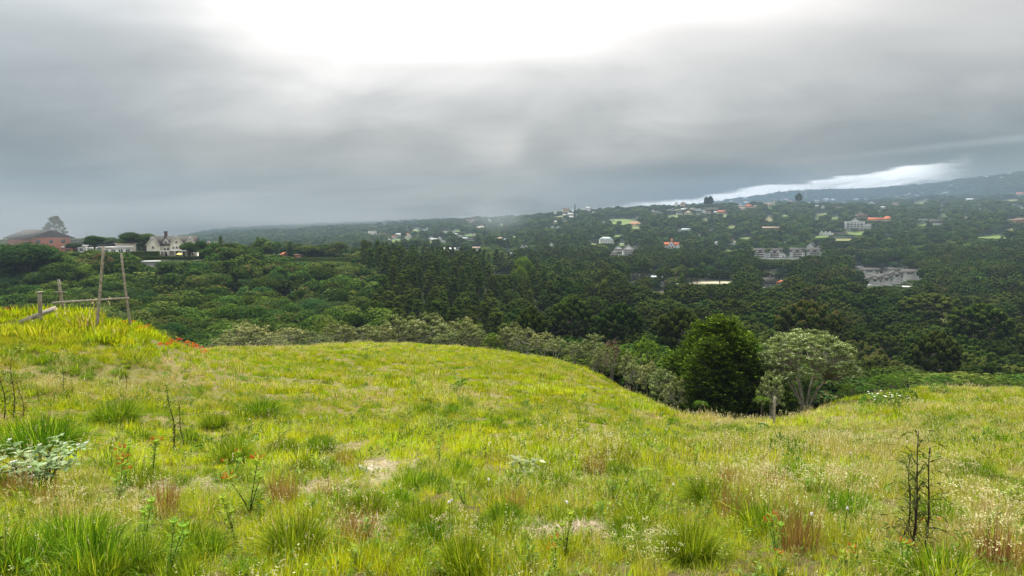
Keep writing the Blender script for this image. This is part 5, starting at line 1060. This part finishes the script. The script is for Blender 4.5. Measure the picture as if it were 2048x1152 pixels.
for bi, (nm, y0, y1, dens, protos, sc0) in enumerate(bands):
    x, y, u = mpts(y0, y1, dens)
    if bi == 0:
        ax_ = RNG.uniform(-8, 8, 3600); ay_ = RNG.uniform(-2.5, 6, 3600); k_ = np.abs(ax_) > 1.12*ay_; k_ |= ay_ < 1.1; x = np.concatenate([x, ax_[k_]]); y = np.concatenate([y, ay_[k_]]); u = 1024+F*np.clip(x/np.maximum(y, .5), -1.2, 1.2)
    if bi == 0: ey_ = RNG.uniform(2.0, 4.6, 1500); ex_ = RNG.uniform(-1.1, 1.1, 1500)*ey_; x = np.concatenate([x, ex_]); y = np.concatenate([y, ey_]); u = np.concatenate([u, 1024+F*ex_/ey_])
    n = len(x); z = H(x, y)
    cl = fbm(x/(.35+.03*y.mean())+9, y/(.35+.03*y.mean())+2, 3); sz = straw_zone(x, y); r = RNG.random(n)
    pid = np.where(r < .46, 0, 1); pid[r > 1-(.16, .10, .08)[bi]] = 3; pid = np.where((RNG.random(n) < sz+cl*.25), 2, pid); pid = np.where((RNG.random(n) < .05+.12*(cl < -.12)), 4, pid)
    tz_ = fbm(x/(1.6+.1*y.mean())+31, y/(1.6+.1*y.mean())+7, 2); pid = np.where(RNG.random(n) < np.clip(.02+.35*(tz_-.12), .006, .14)*(2.2, 1.2, .5)[bi], 5, pid)
    if bi == 2: pid[(pid == 3) & (RNG.random(n) < .8)] = 0
    sc = np.clip(.85+1.1*cl+RNG.normal(size=n)*.15, .55 if bi == 0 else .4, 1.9); keep = np.ones(n, bool)
    vloc = project(x, np.maximum(y, .5), z)[1]; mound = np.clip((230-np.abs(u-130))/150, 0, 1)*np.clip((735-vloc)/20, 0, 1) if bi else np.zeros(n); sc *= (1+.8*mound)*(.84 if bi == 0 else .92 if bi == 1 else .9)
    pid = np.where((mound > .3) & (RNG.random(n) < .9), 0, pid)
    for (eu, ev, ew) in EXCL:
        ex, ey, ez = ground(eu, ev); er = ew/F*ey*.8; d = np.hypot(x-ex, (y-ey)*.8)/er; keep &= ~((d < 1) & (RNG.random(n) < .6))
    for (bx, by, br) in BARE:
        d = np.hypot(x-bx, (y-by)*.7)/br; keep &= ~((d < 1) & (RNG.random(n) < .95-d*.9)); 
    x, y, z, sc, pid = x[keep], y[keep], z[keep], sc[keep], pid[keep]; n = len(x)
    stuff(nm, protos, [M_GRASS, M_STRAW, M_SEED, M_WEED, M_TUSS], np.stack([x, y, z-.01], 1), RNG.random(n)*6.28, np.stack([sc, sc, sc*RNG.uniform(.8, 1.2, n)], 1), pid, lbls[bi], 'grass', tilt=(RNG.normal(size=n)*.12, RNG.normal(size=n)*.12))

# ------------------------------------------------------------------ plants one can point at
def on(u, v): x, y, z = ground(u, v); return x, y, H1(x, y)
def single(mbs, mats, name, lab, cat, grp, u, v, sc=1.0, rz=None, parent_parts=None, zs=1.0, tilt=0):
    x, y, z = on(u, v); root = empty(name, (x, y, z), random.random()*6.28 if rz is None else rz, (sc, sc, sc*zs)); tag(root, lab, cat, grp)
    for pn, mb, mt in parent_parts: 
        if not hasattr(mb, 'me'): mb.me = mb.mesh(name+'_'+pn, mt if isinstance(mt, list) else [mt])
        o = bpy.data.objects.new(pn, mb.me); COL.objects.link(o); o.parent = root
    return root
def onemesh(mb, mats, name, lab, cat, grp, u, v, sc=1.0, rz=None, zs=1.0):
    x, y, z = on(u, v)
    if not hasattr(mb, 'me'): mb.me = mb.mesh(name, mats)
    o = bpy.data.objects.new(name, mb.me); COL.objects.link(o); o.location = (x, y, z); o.scale = (sc, sc, sc*zs); o.rotation_euler = (0, 0, random.random()*6.28 if rz is None else rz)
    return tag(o, lab, cat, grp)
def ysc(v, u=1024): return on(u, v)[1]
# tussocks: native radius about .42 m, height .40 m
TU = [tuft(60+k, 1500, .17, (.30, .52), .0052, lean=(.05, 1.25), seeds=6, mat=0, smat=1, droop=.75, ssz=.012) for k in range(3)]
for k, (u, v, wpx, zs, lab) in enumerate([(80,915,230,.8,'very large dark green tussock behind the silver leaved plant at far left'),(590,1120,200,1.0,'large bright green tussock at the bottom left of centre'),(640,905,100,.8,'green tussock with dark shaded side above the bare patch'),(565,915,110,.8,'low green tussock left of the one above the bare patch'),(470,930,110,.9,'yellowish green tussock left of the bare patch'),(735,1030,120,.9,'round tussock just below the pale debris'),(860,1060,130,1,'upright green tussock right of the round one'),(1175,1050,90,.9,'small rounded tussock at centre right'),(1250,1075,100,1,'spiky bright tussock right of the small rounded one'),(1110,990,130,.9,'broad tussock below the silver leaf rosette'),(1380,1125,190,1,'large feathery tussock at the bottom right of centre'),(1420,1010,150,.8,'dark tussock with long pale arching blades'),(150,1130,260,.9,'large light green tussock at the bottom left'),(930,1140,150,1,'tall fine tussock at the bottom centre'),(430,860,90,.8,'small tussock above the yellowish one'),(230,850,140,.8,'mid green tussock right of the very large dark one'),(520,835,120,.7,'pale green tussock between the two stalk groups'),(1010,1050,110,1,'tussock between the bottom centre and the small rounded one'),(1700,1040,150,.9,'bright green tussock left of the tall dark stalks'),(1880,1060,170,.9,'green tussock right of the tall dark stalks'),(1250,930,110,.7,'wide low tussock in the middle distance right'),(1950,960,130,.7,'bright tussock in the right middle distance'),(360,1100,170,.8,'fine leaved tussock between two bottom left plants'),(1600,960,120,.7,'low yellow green tussock on the right slope'),(795,1010,90,.8,'small dry edged tussock right of the debris')]):
    y = on(u, v)[1]; sc = wpx/F*y/.84
    onemesh(TU[k % 3], [M_TUSS if True else 0, M_STRAW, M_SEED], 'grass_tussock', lab, 'tussock', 'single grass tussocks in the meadow', u, v, sc, zs=zs)
# rusty dry clumps
RU = [tuft(80+k, 150, .10, (.18, .36), .0032, lean=(.02, .45), seeds=46, mat=0, smat=0, droop=.3, ssz=.011) for k in range(2)]
for k, (u, v, hpx, lab) in enumerate([(565,1015,85,'rust red dry clump left of the bare patch'),(660,1010,60,'rust brown clump at the upper edge of the lower bare patch'),(715,1095,90,'thin orange dry clump in front of the round tussock'),(40,1000,70,'orange dry clump under the silver leaved plant, left one'),(100,1020,70,'orange dry clump under the silver leaved plant, right one'),(1595,1105,120,'tall rusty clump topped with cream seed heads, right foreground'),(1468,1050,90,'dark red dry clump with pale tips right of centre'),(1455,975,50,'small rusty clump above the dark red one'),(1190,955,60,'rusty clump with cream tips at the centre'),(330,1030,80,'brown dry clump among the red flowered plants'),(690,935,45,'small rust clump at the top of the bare patch'),(1030,1030,60,'rusty clump under the centre tussocks'),(1545,990,60,'rusty clump in the cream flower drift'),(2000,1140,110,'rusty clump under the cream flowers at bottom right')]):
    y = on(u, v)[1]; onemesh(RU[k % 2], [M_RUST, M_RUST, M_SEED], 'dry_clump', lab, 'dry grass clump', 'rusty dry clumps in the meadow', u, v, hpx/F*y/.29)
# cream flower drifts
def creamfl(seed, n=46, h=.32, rad=.20):
    rng = np.random.default_rng(seed); st, fl = MB(), MB(); tip, d = blades(st, n, rng, rad, (h*.7, h*1.1), (.05, .5), .0035, 0, droop=.1)
    blades(st, 60, rng, rad, (.08, .2), (.1, .8), .004, 0)
    for t_ in tip:
        m = 9; c_ = t_+rng.normal(size=(m, 3))*[.018, .018, .008]; leaves(fl, c_, rng.normal(size=(m, 3))+[0, 0, 1], .013, .011, rng, 0)
    return st, fl
CF = [creamfl(s) for s in (1, 2, 3)]
for k, (u, v, hpx, lab) in enumerate([(2020,1145,110,'thick cream flower clump at the bottom right corner'),(1945,1040,80,'cream flower clump right of the tall dark stalks'),(2010,1050,80,'cream flower clump at the right edge'),(1600,1080,60,'cream heads over the tall rusty clump'),(1560,1000,60,'cream flower drift left of the tall dark stalks, left part'),(1640,985,60,'cream flower drift left of the tall dark stalks, middle part'),(1700,1000,60,'cream flower drift left of the tall dark stalks, right part'),(1190,950,50,'cream flower clump at the middle of the meadow'),(1500,960,45,'cream flower clump above the dark red dry clump'),(130,1035,60,'cream flowers beside the orange dry clumps'),(250,1060,70,'cream flowers left of the lime topped plant'),(700,800,20,'pale seed clump on the middle slope, left'),(760,790,20,'pale seed clump on the middle slope, right'),(1900,960,60,'cream flower clump on the right slope'),(1300,1130,80,'sparse cream heads at the bottom centre right'),(910,1085,60,'cluster of cream heads left of the bottom centre tussock')]):
    y = on(u, v)[1]; single(None, None, 'cream_flower', lab, 'flower clump', 'cream flower clumps', u, v, hpx/F*y/.32, parent_parts=[('stems', CF[k % 3][0], M_STRAW), ('blossom', CF[k % 3][1], M_SEED)])
# tall dark stalks with drooping lance leaves (native height 1)
M_DK = leafmat('dark_stalk_leaves', (.035, .045, .012), (.09, .11, .03), trans=.3, orv=.2); M_STEM = pmat('dark_purple_stem', (.035, .02, .018), .7)
def stalk(seed, n=1, leaf=.34, lw=.022, bare=.0, nl=46, lean=.16, curve=.05, down=.3, mat=None):
    rng = np.random.default_rng(seed); st, lf = MB(), MB(); out = []
    ph = rng.random()*6.28; d = np.array([cos(ph), sin(ph), 0]); t = np.linspace(0, 1, 9); P = d*(lean*t+curve*np.sin(t*5))[:, None]+np.stack([0*t, 0*t, t], 1); st.tube(P, np.interp(t, [0, 1], [.0095, .003]), 6)
    for q in range(nl):
        f = bare+(1-bare)*(q+.5)/nl; p = np.array([np.interp(f, t, P[:, i]) for i in range(3)]); a_ = q*2.4+rng.normal()*.3; o_ = np.array([cos(a_), sin(a_), 0]); L = leaf*rng.uniform(.6, 1.1)*(1-.45*f)
        prev = p; dr = nrm(o_+[0, 0, .55])
        for sg in range(3):
            dr2 = nrm(dr-[0, 0, down*sg]); c_ = prev+dr2*L/6; w_ = lw*[.8, 1, .6][sg]; leaves(lf, c_[None], (np.cross(dr2, np.cross([0, 0, 1], dr2))+rng.normal(size=3)*.2)[None], L/2.6, w_, rng, 0, along=dr2[None]); prev = prev+dr2*L/3
    return st, lf
STK = [stalk(s, lean=.02+.10*(s % 3), nl=40, down=.42) for s in range(5)]
for k, (u, v, hpx, rz, lab) in enumerate([(1822,1118,262,.4,'tallest dark leafy stalk at the right foreground, leaning right'),(1792,1100,205,2.4,'second dark leafy stalk, just left of the tallest'),(1838,1110,150,1.0,'short dark stalk at the foot of the tallest one'),(1846,1120,235,.1,'dark leafy stalk leaning away to the right of the tallest one'),(1812,1112,180,5.2,'thin dark stalk between the two tall ones'),(345,905,130,3.3,'bare leaning dark stalk, left of three in the left middle'),(357,908,80,.5,'short dark stalk in the middle of three at the left'),(372,900,98,1.0,'upright dark stalk, right of three at the left'),(8,845,120,1,'dark feathery stalk at the left edge'),(25,842,115,2,'second dark feathery stalk near the left edge'),(44,845,85,3,'short dark feathery stalk near the left edge'),(135,800,62,0,'thin dark stalk in the straw coloured grass'),(150,805,50,1,'second thin dark stalk in the straw coloured grass'),(255,792,45,2,'dark upright stalk with side leaves in the straw coloured grass'),(75,820,50,2,'low dark stalk right of the left edge group'),(1707,822,36,0,'dark spire shaped stalk on the right meadow'),(1131,792,18,0,'tiny dark stalk alone on the middle slope')]):
    y = on(u, v)[1]; single(None, None, 'dark_stalk', lab, 'stalk plant', 'dark leafy stalks in the meadow', u, v, hpx/F*y*1.05, rz=rz, parent_parts=[('stem', STK[k % 5][0], M_STEM), ('foliage', STK[k % 5][1], M_DK)], zs=1)
# red flowered plants with lime tops (native height 1)
M_LF = leafmat('lime_leaves', (.07, .15, .02), (.20, .34, .05), tipc=(.34, .50, .09), trans=.4, orv=.15); M_RED = leafmat('red_petals', (.42, .05, .02), (.62, .14, .03), trans=.3, orv=.2, tcol=(1.1, .7, .5))
def redplant(seed, nst=3, flowers=True):
    rng = np.random.default_rng(seed); st, lf, fl = MB(), MB(), MB()
    for k in range(nst):
        ph = rng.random()*6.28; d = np.array([cos(ph), sin(ph), 0]); t = np.linspace(0, 1, 7); hh = rng.uniform(.6, 1); P = d*(rng.uniform(.1, .35)*t**1.3)[:, None]+np.stack([0*t, 0*t, t*hh], 1); st.tube(P, np.interp(t, [0, 1], [.011, .005]), 6)
        for q in range(64):
            f = .12+.88*(q/43); p = np.array([np.interp(f, t, P[:, i]) for i in range(3)]); a_ = q*2.4; o_ = np.array([cos(a_), sin(a_), 0]); L = (.14+.03*(f > .8))*rng.uniform(.6, 1.1); dr = nrm(o_+[0, 0, .15+.9*(f > .85)])
            leaves(lf, (p+dr*L/2)[None], (np.cross(dr, np.cross([0, 0, 1], dr))+rng.normal(size=3)*.15)[None], L, L*.26, rng, 0, rnd=np.clip(.25+.7*f+rng.normal()*.1, 0, 1), along=dr[None], fold=.12)
        if flowers and k < 2:
            for q in range(9):
                a_ = rng.random()*6.28; dr = nrm([cos(a_), sin(a_), rng.uniform(.2, 1)]); p = P[-1]+dr*.05+[0, 0, .05]; fl.tube([p, p+dr*.07, p+dr*.10+[0, 0, -.01]], [.005, .008, .010], 6)
    return st, lf, fl
RP = [redplant(s, 2+s % 2) for s in range(4)]; LP = [redplant(20+s, 3, False) for s in range(2)]
for k, (u, v, hpx, lab) in enumerate([(255,980,95,'red flowered plant right of the silver leaved plant, upper one'),(238,1010,85,'red flowered plant right of the silver leaved plant, lower one'),(305,965,95,'red flowered plant behind the lime topped plant'),(500,1030,120,'tall red flowered plant left of the rust clump'),(1110,1165,85,'red flowered plant at the bottom edge, centre'),(1552,1120,90,'red flowered plant left of the tall rusty clump'),(1410,1110,50,'low red flowered plant in the feathery tussock'),(1865,1090,60,'red flowered plant right of the tallest dark stalk'),(1805,1165,90,'red flowered plant at the foot of the dark stalks'),(1700,1160,65,'small red flowered plant at the bottom right'),(1545,1165,60,'red flowered plant at the bottom edge right of centre'),(470,960,60,'small red flowered plant above the tall one')]):
    y = on(u, v)[1]; A = RP[k % 4]; single(None, None, 'red_flower', lab, 'flowering plant', 'red flowered plants in the foreground', u, min(v, 1150), hpx/F*y, parent_parts=[('stem', A[0], M_STEM), ('foliage', A[1], M_LF), ('blossom', A[2], M_RED)])
for k, (u, v, hpx, lab) in enumerate([(290,1095,100,'bright lime topped leafy plant at the left foreground'),(340,1150,110,'dark stemmed leafy plant at the bottom left'),(470,1090,110,'leafy green plant left of the big bright tussock'),(930,1020,70,'leafy green plant right of the bare patch'),(880,930,50,'leafy upright weed above the right end of the bare patch'),(1290,985,60,'grey green leafy weed at the centre right'),(1130,1120,100,'lime topped leafy plant at the bottom centre'),(1620,1000,50,'leafy green plant in the right middle'),(1390,935,40,'dark leafy weed on the right middle slope'),(245,945,60,'lime topped shoot beside the red flowers')]):
    y = on(u, v)[1]; A = LP[k % 2]; single(None, None, 'leafy_plant', lab, 'leafy plant', 'leafy plants in the foreground', u, min(v, 1150), hpx/F*y, parent_parts=[('stem', A[0], M_STEM), ('foliage', A[1], M_LF)])
# silver leaved plants
M_SIL = leafmat('silver_leaf', (.17, .24, .10), (.35, .43, .22), tipc=(.54, .61, .40), trans=.3, orv=.1, tcol=(1, 1.1, .7)); M_WH = pmat('white_petals', (.82, .80, .76), .7, var=.03)
def silver(seed, nst=26, R=.5, hh=.42, L=.17, fl=True):
    rng = np.random.default_rng(seed); st, lf, fw = MB(), MB(), MB()
    for k in range(nst):
        ph = k/nst*6.28+rng.normal()*.3; rr_ = R*rng.uniform(.25, 1); e_ = np.array([cos(ph)*rr_, sin(ph)*rr_, hh*rng.uniform(.6, 1.1)]); P = np.array([[cos(ph)*.03, sin(ph)*.03, -.03], e_*[.5, .5, .75], e_]); st.tube(P, [.006, .005, .003], 5)
        for q in range(9):
            f = .35+.65*q/8; p = (P[1]*(1-f)+P[2]*f) if f > .5 else P[1]*f*2; a_ = q*2.4+k; dr = nrm([cos(a_), sin(a_), .5-.35*(q < 5)]); Lq = L*rng.uniform(.6, 1.1)*(.6 if q > 6 else 1)
            prev = p
            for sg, (wf) in enumerate((1.0, .8)):
                d2 = nrm(dr-[0, 0, .5*sg]); leaves(lf, (prev+d2*Lq*.3)[None], (np.cross(d2, np.cross([0, 0, 1], d2))+rng.normal(size=3)*.15)[None], Lq*.68, Lq*.36*wf, rng, 0, along=d2[None], fold=.12); prev = prev+d2*Lq*.42
        if fl and k % 2: fw.ball(e_+[0, 0, .03], .012, 0, 6, 3); fw.ball(e_+[.015, .01, .035], .009, 0, 6, 3)
    return st, lf, fw
SV = silver(3); 
y = on(80, 1005)[1]; single(None, None, 'silver_leaf_plant', 'bushy plant with broad pale silver leaves and small white flowers at left', 'leafy plant', None, 82, 985, 235/F*y/1.0, rz=0, parent_parts=[('stem', SV[0], M_STEM), ('foliage', SV[1], M_SIL), ('blossom', SV[2], M_WH)])
SV2 = silver(4, 6, .16, .26, .16, False); y = on(1050, 955)[1]; single(None, None, 'silver_leaf_plant', 'single rosette of drooping pale silver leaves in the centre of the meadow', 'leafy plant', None, 1050, 965, 70/F*y/.42, parent_parts=[('stem', SV2[0], M_STEM), ('foliage', SV2[1], M_SIL)])
# white flowered bushes on the right meadow and small white flowers
def whitefl(seed):
    rng = np.random.default_rng(seed); lf, fw = MB(), MB(); dd = ucrown(rng, 260, .2)*[.45, .45, .45]; leaves(lf, dd+[0, 0, .1], rng.normal(size=dd.shape)+[0, 0, .5], .13, .06, rng, 0)
    for k in range(9): c_ = np.array([rng.normal()*.28, rng.normal()*.28, rng.uniform(.42, .62)]); fw.ball(c_, [.038, .038, .012], 0, 7, 2)
    return lf, fw
WF = [whitefl(s) for s in (1, 2)]
for k, (u, v, hpx, lab) in enumerate([(1745,818,34,'dark bush with white flower heads on the right meadow, left one'),(1775,822,34,'dark bush with white flower heads on the right meadow, middle one'),(1800,812,24,'small white flowered bush on the right meadow, right one'),(1812,800,26,'dark leafy bush above the white flowered bushes'),(1785,800,24,'dark leafy bush left above the white flowered bushes'),(1877,786,22,'round dark bush near the rim of the right meadow'),(1540,826,22,'white flowered tuft beside the thick post'),(1525,862,18,'white flowered tuft in the grass in front of the thick post'),(140,608,18,'white flowered bush behind the crest of the mound'),(1640,812,14,'small white flowered tuft at the foot of the umbrella tree')]):
    y = on(u, v)[1]; A = WF[k % 2]; single(None, None, 'white_flower_bush', lab, 'flowering bush', 'white flowered bushes', u, v, hpx/F*y/.6, parent_parts=[('foliage', A[0], M_WEED)]+([('blossom', A[1], M_WH)] if 'white' in lab and 'above the' not in lab else []))
d1 = MB(); rng = np.random.default_rng(5); d1.tube([[0, 0, 0], [.01, 0, .15], [.0, .01, .30]], .0022, 5); d1.ball([0, .01, .305], .006, 1, 6, 3); leaves(d1, np.tile([0, .01, .305], (26, 1))+nrm(rng.normal(size=(26, 3)))*.009, rng.normal(size=(26, 3)), .014, .006, rng, 1)
for (u, v) in [(898,1062),(906,1052),(1290,885),(1222,880),(1370,892),(1237,838),(1080,860),(980,905),(500,850),(1440,900),(1160,800),(1330,870),(640,815),(700,770),(760,765),(1130,1060),(975,1000),(1345,1010),(1700,930),(1810,900),(40,790),(330,820),(1620,1095),(1690,1075)]:
    y = on(u, min(v+25, 1150))[1]; onemesh(d1, [M_WEED, M_WH], 'white_flower', 'small round white flower head on a thin stem above the meadow grass', 'flower', 'small white flower heads', u, min(v+25, 1150), .65+y*.045)
# orange flowers on the mound
M_OR = leafmat('orange_petals', (.72, .11, .03), (.88, .26, .06), trans=.3, orv=.15, tcol=(1.1, .8, .5))
def montb(seed):
    rng = np.random.default_rng(seed); lf, fl = MB(), MB(); blades(lf, 90, rng, .22, (.45, .85), (.05, .5), .022, 0, droop=.4); tip, d = blades(lf, 12, rng, .22, (.75, 1.0), (.1, .5), .012, 0, droop=.1)
    for t_ in tip:
        for q in range(7): c_ = t_+d[0]*0+np.array([rng.normal()*.06, rng.normal()*.06, rng.normal()*.05]); fl.ball(c_, [.035, .035, .028], 0, 5, 2, rnd=rng.random())
    return lf, fl
MO = [montb(s) for s in range(3)]
for k, (u, v, hpx, lab) in enumerate([(355,680,26,'orange flowered clump at the right foot of the mound, first from left'),(368,684,28,'orange flowered clump at the right foot of the mound, second from left'),(381,688,28,'orange flowered clump at the right foot of the mound, third from left'),(394,692,28,'orange flowered clump at the right foot of the mound, fourth from left'),(408,694,24,'orange flowered clump at the right foot of the mound, rightmost'),(258,655,24,'orange flowers on the falling edge of the mound, upper'),(284,664,22,'orange flowers on the falling edge of the mound, lower'),(330,702,30,'orange tinted clump inside the grass of the mound'),(165,624,18,'orange flowers on the crest between the post and the tall pole'),(200,632,18,'orange flowers just right of the tall left pole'),(72,628,22,'reddish flowers behind the short post, left'),(90,628,22,'reddish flowers behind the short post, right'),(22,625,16,'reddish flowers at the left end of the mound crest')]):
    x, y, z = on(u, v+4); o_ = single(None, None, 'orange_flower', lab, 'flower clump', 'orange flowered clumps on the mound', u, v+4, (hpx/F*y/1.2 if 'right foot' not in lab else .60), parent_parts=[('foliage', MO[k % 3][0], M_GRASS), ('blossom', MO[k % 3][1], M_OR)])
    if 'right foot' in lab: q_ = atdepth(u, 700, 31+(u-355)*.06); o_.location = (q_[0], q_[1], H1(q_[0], q_[1]))
# ------------------------------------------------------------------ old wooden poles and posts
def P3(u, v, Yd): return np.array(atdepth(u, v, Yd))
def polepart(name, A, B, r0, r1, root, n=8, bend=.03):
    A, B = np.array(A), np.array(B); L = np.linalg.norm(B-A); t = np.linspace(0, 1, 7); P = A+(B-A)*t[:, None]; P[:, 0] += np.sin(t*pi)*bend*.5; mb = MB(); mb.tube(P, np.interp(t, [0, 1], [r0, r1]), n); mb.f.append((np.array([[mb.n-n+q for q in range(n)]]), 0)); mb.f.append((np.array([[q for q in range(n)][::-1]]), 0))
    return mb.build(name, graywood, root)
bA = P3(190, 658, 26.5); bB = P3(263, 650, 30.5); bA[2] = H1(bA[0], bA[1])-.3; bB[2] = H1(bB[0], bB[1])-.3
r = empty('pole_frame', (0, 0, 0)); tag(r, 'old frame of two tall leaning wooden poles joined by a low crossbar', 'pole frame')
r.location = tuple(bA); polepart('pole', (0, 0, 0), P3(207, 492, 27.0)-bA, .064, .052, r); polepart('pole', bB-bA, P3(242, 506, 30.5)-bA, .064, .05, r, bend=-.05)
polepart('crossbar', P3(104, 606, 29.6)-bA, P3(258, 596, 30.4)-bA, .055, .05, r)
b = P3(126, 612, 30.5); b[2] = H1(b[0], b[1])-.3; r = empty('cross_post', tuple(b)); tag(r, 'wooden post with a small crosspiece, behind the mound crest', 'post'); polepart('post', (0, 0, 0), P3(117, 559, 30.5)-b, .085, .06, r)
o = MB(); c_ = P3(119, 584, 30.4)-b; o.box(c_, [.48, .05, .07], rz=.05); o.build('crosspiece', graywood, r)
b = P3(80, 650, 27.0); b[2] = H1(b[0], b[1])-.3; r = empty('short_post', tuple(b)); tag(r, 'short thick weathered post standing on the mound at left', 'post'); polepart('post', (0, 0, 0), P3(78.5, 585, 27.0)-b, .085, .075, r); o = MB(); o.box(P3(78.5, 584.5, 27)-b, [.22, .2, .05]); o.build('cap', graywood, r)
A, B = P3(40, 659, 26.3), P3(112, 621, 28.2); A[2] = H1(A[0], A[1])+.22; B[2] += .12; mb = MB(); T = nrm(B-A); up = np.array([0, 0, 1.0]); sd_ = nrm(np.cross(T, up)); hh = np.cross(sd_, T)
q = [A+sd_*a_*.02+hh*b2*.10 for a_ in (-1, 1) for b2 in (-1, 1)]; q2 = [B+sd_*a_*.02+hh*b2*.10 for a_ in (-1, 1) for b2 in (-1, 1)]; mb.add(np.array(q+q2), [[0,1,3,2],[4,6,7,5],[0,4,5,1],[2,3,7,6],[1,5,7,3],[0,2,6,4]])
tag(mb.build('plank', pmat('bleached_wood', (.34, .31, .26), .9, nscale=12, bump=.3)), 'bleached plank leaning in the grass against the short post', 'plank')
for (u, v0, v1, r0, lab) in [(1332,808,784,.045,'thin fence post at the edge of the dark conifer'),(1549,852,792,.058,'thick broken post in the grass before the conifer'),(1253,763,750,.05,'small fence post far down the falling slope'),(1345,810,796,.03,'leaning stick beside the thin fence post')]:
    x, y, z = on(u, v0); L = (v0-v1)/F*y; dx = .35*L if 'leaning' in lab else -.04*L; mb = MB(); t = np.linspace(0, 1, 5); mb.tube(np.stack([dx*t, .02*np.sin(t*4), -.2+(L+.2)*t], 1), r0*(1-.2*t), 8); mb.f.append((np.array([[mb.n-8+q for q in range(8)]]), 0))
    tag(mb.build('fence_post', graywood if '1549' != str(u) else graywood, None, (x, y, z)), lab, 'post', 'old posts along the meadow edge')
# fallen straw and debris on the bare spot
rng = np.random.default_rng(9)
x, y, z = on(728, 945); mb = MB(); n = 70; C = np.stack([rng.normal(size=n)*.07, rng.normal(size=n)*.05, rng.random(n)*.04+.01], 1); leaves(mb, C, rng.normal(size=(n, 3))+[0, 0, 1], .05, .03, rng, 0); o = mb.build('debris', pmat('pale_ash_paper', (.66, .64, .60), nscale=30, var=.2), None, (x, y, z)); tag(o, 'crumpled heap of pale papery debris in the bare patch', 'debris')
x, y, z = on(705, 955); mb = MB()
for k in range(16): a_ = rng.random()*3.14; c_ = np.array([rng.normal()*.09, rng.normal()*.06, .02+rng.random()*.03]); d = np.array([cos(a_), sin(a_), .1])*rng.uniform(.03, .07); mb.tube([c_-d, c_, c_+d], .0035, 5)
tag(mb.build('charred_sticks', pmat('charred_wood', (.03, .025, .02), nscale=20), None, (x, y, z)), 'handful of dark charred sticks beside the pale debris', 'sticks')
n = 6000; bi_ = rng.integers(len(BARE), size=n); bx = np.array([BARE[i][0] for i in bi_])+rng.normal(size=n)*np.array([BARE[i][2] for i in bi_])*1.0; by = np.array([BARE[i][1] for i in bi_])+rng.normal(size=n)*np.array([BARE[i][2] for i in bi_])*1.0
by = np.maximum(by, 2.0); bz = H(bx, by)+rng.random(n)*.035+.008; mb = MB(); a_ = rng.random(n)*6.28; al = np.stack([np.cos(a_), np.sin(a_), rng.normal(size=n)*.25], 1); leaves(mb, np.stack([bx, by, bz], 1), rng.normal(size=(n, 3))*.3+[0, 0, 1], rng.uniform(.05, .22, n), .006, rng, 0, along=al)
tag(mb.build('dead_straw', leafmat('fallen_straw', (.20, .16, .09), (.58, .52, .36), trans=.1, orv=.1, tcol=(1, 1, .8))), 'pale flattened straw lying over the bare patches', 'straw', None, 'stuff')
# ------------------------------------------------------------------ haze
hb = MB(); hb.box([0, 0, 100], [17000, 17000, 900]); hm = bpy.data.materials.new('haze_air'); hm.use_nodes = True; nt = hm.node_tree; nt.nodes.clear()
pvn = node(nt, 'ShaderNodeVolumePrincipled'); pvn.inputs['Color'].default_value = (.285, .385, .48, 1); pvn.inputs['Density'].default_value = HAZE; pvn.inputs['Anisotropy'].default_value = 0.0
ou = node(nt, 'ShaderNodeOutputMaterial'); nt.links.new(pvn.outputs[0], ou.inputs['Volume'])
HO = hb.build('haze', hm); tag(HO, kind='stuff')
zs_ = [v.co.z for v in GO.data.vertices]; z0_, z1_ = min(zs_)-1.5, max(max(zs_)+25, 15)
for v in HO.data.vertices: v.co.z = z0_ if v.co.z < 100 else z1_; v.co.x = math.copysign(4700, v.co.x); v.co.y = math.copysign(4700, v.co.y)
print('haze box', z0_, z1_, 'objects', len(bpy.data.objects))

# ------------------------------------------------------------------ low cloud resting on the hills
def mist(name, lab, c, r, dens, nsc, rot=0, colr=(.60, .68, .74, 1)):
    mb = MB(); mb.ball([0, 0, 0], [1, 1, 1], 0, 20, 11); m = bpy.data.materials.new(name+'_air'); m.use_nodes = True; nt = m.node_tree; nt.nodes.clear()
    tc = node(nt, 'ShaderNodeTexCoord'); ln = node(nt, 'ShaderNodeVectorMath', operation='LENGTH'); nt.links.new(tc.outputs['Object'], ln.inputs[0])
    nz = noise(nt, N(nt, tc.outputs['Object']), nsc, 3, .55); d = (N(nt, ln.outputs['Value']) + (nz-.5)*.9).sstep(.85, .15)*dens
    pv = node(nt, 'ShaderNodeVolumePrincipled'); pv.inputs['Color'].default_value = colr; pv.inputs['Anisotropy'].default_value = 0; nt.links.new(d.s, pv.inputs['Density'])
    o = node(nt, 'ShaderNodeOutputMaterial'); nt.links.new(pv.outputs[0], o.inputs['Volume'])
    ob = mb.build(name, m, None, c); ob.scale = r; ob.rotation_euler = (0, 0, rot); tag(ob, lab, 'mist', None, 'stuff'); return ob
mist('mist', 'thin low cloud drifting over the trees and houses at the far left', (-285, 310, -1), (150, 52, 32), .009, 1.6)
mist('mist', 'low cloud resting on the far ridge left of centre', (-1050, 2750, 40), (1250, 420, 120), .0016, 2.0)
mist('mist', 'wisp of mist rising from the woods near the centre', (-25, 900, 10), (75, 60, 38), .006, 2.2)
mist('mist', 'blue air hanging before the far ridge at the right', (1150, 2350, 60), (1500, 460, 210), .0011, 1.2, -.25, (.26, .42, .66, 1))
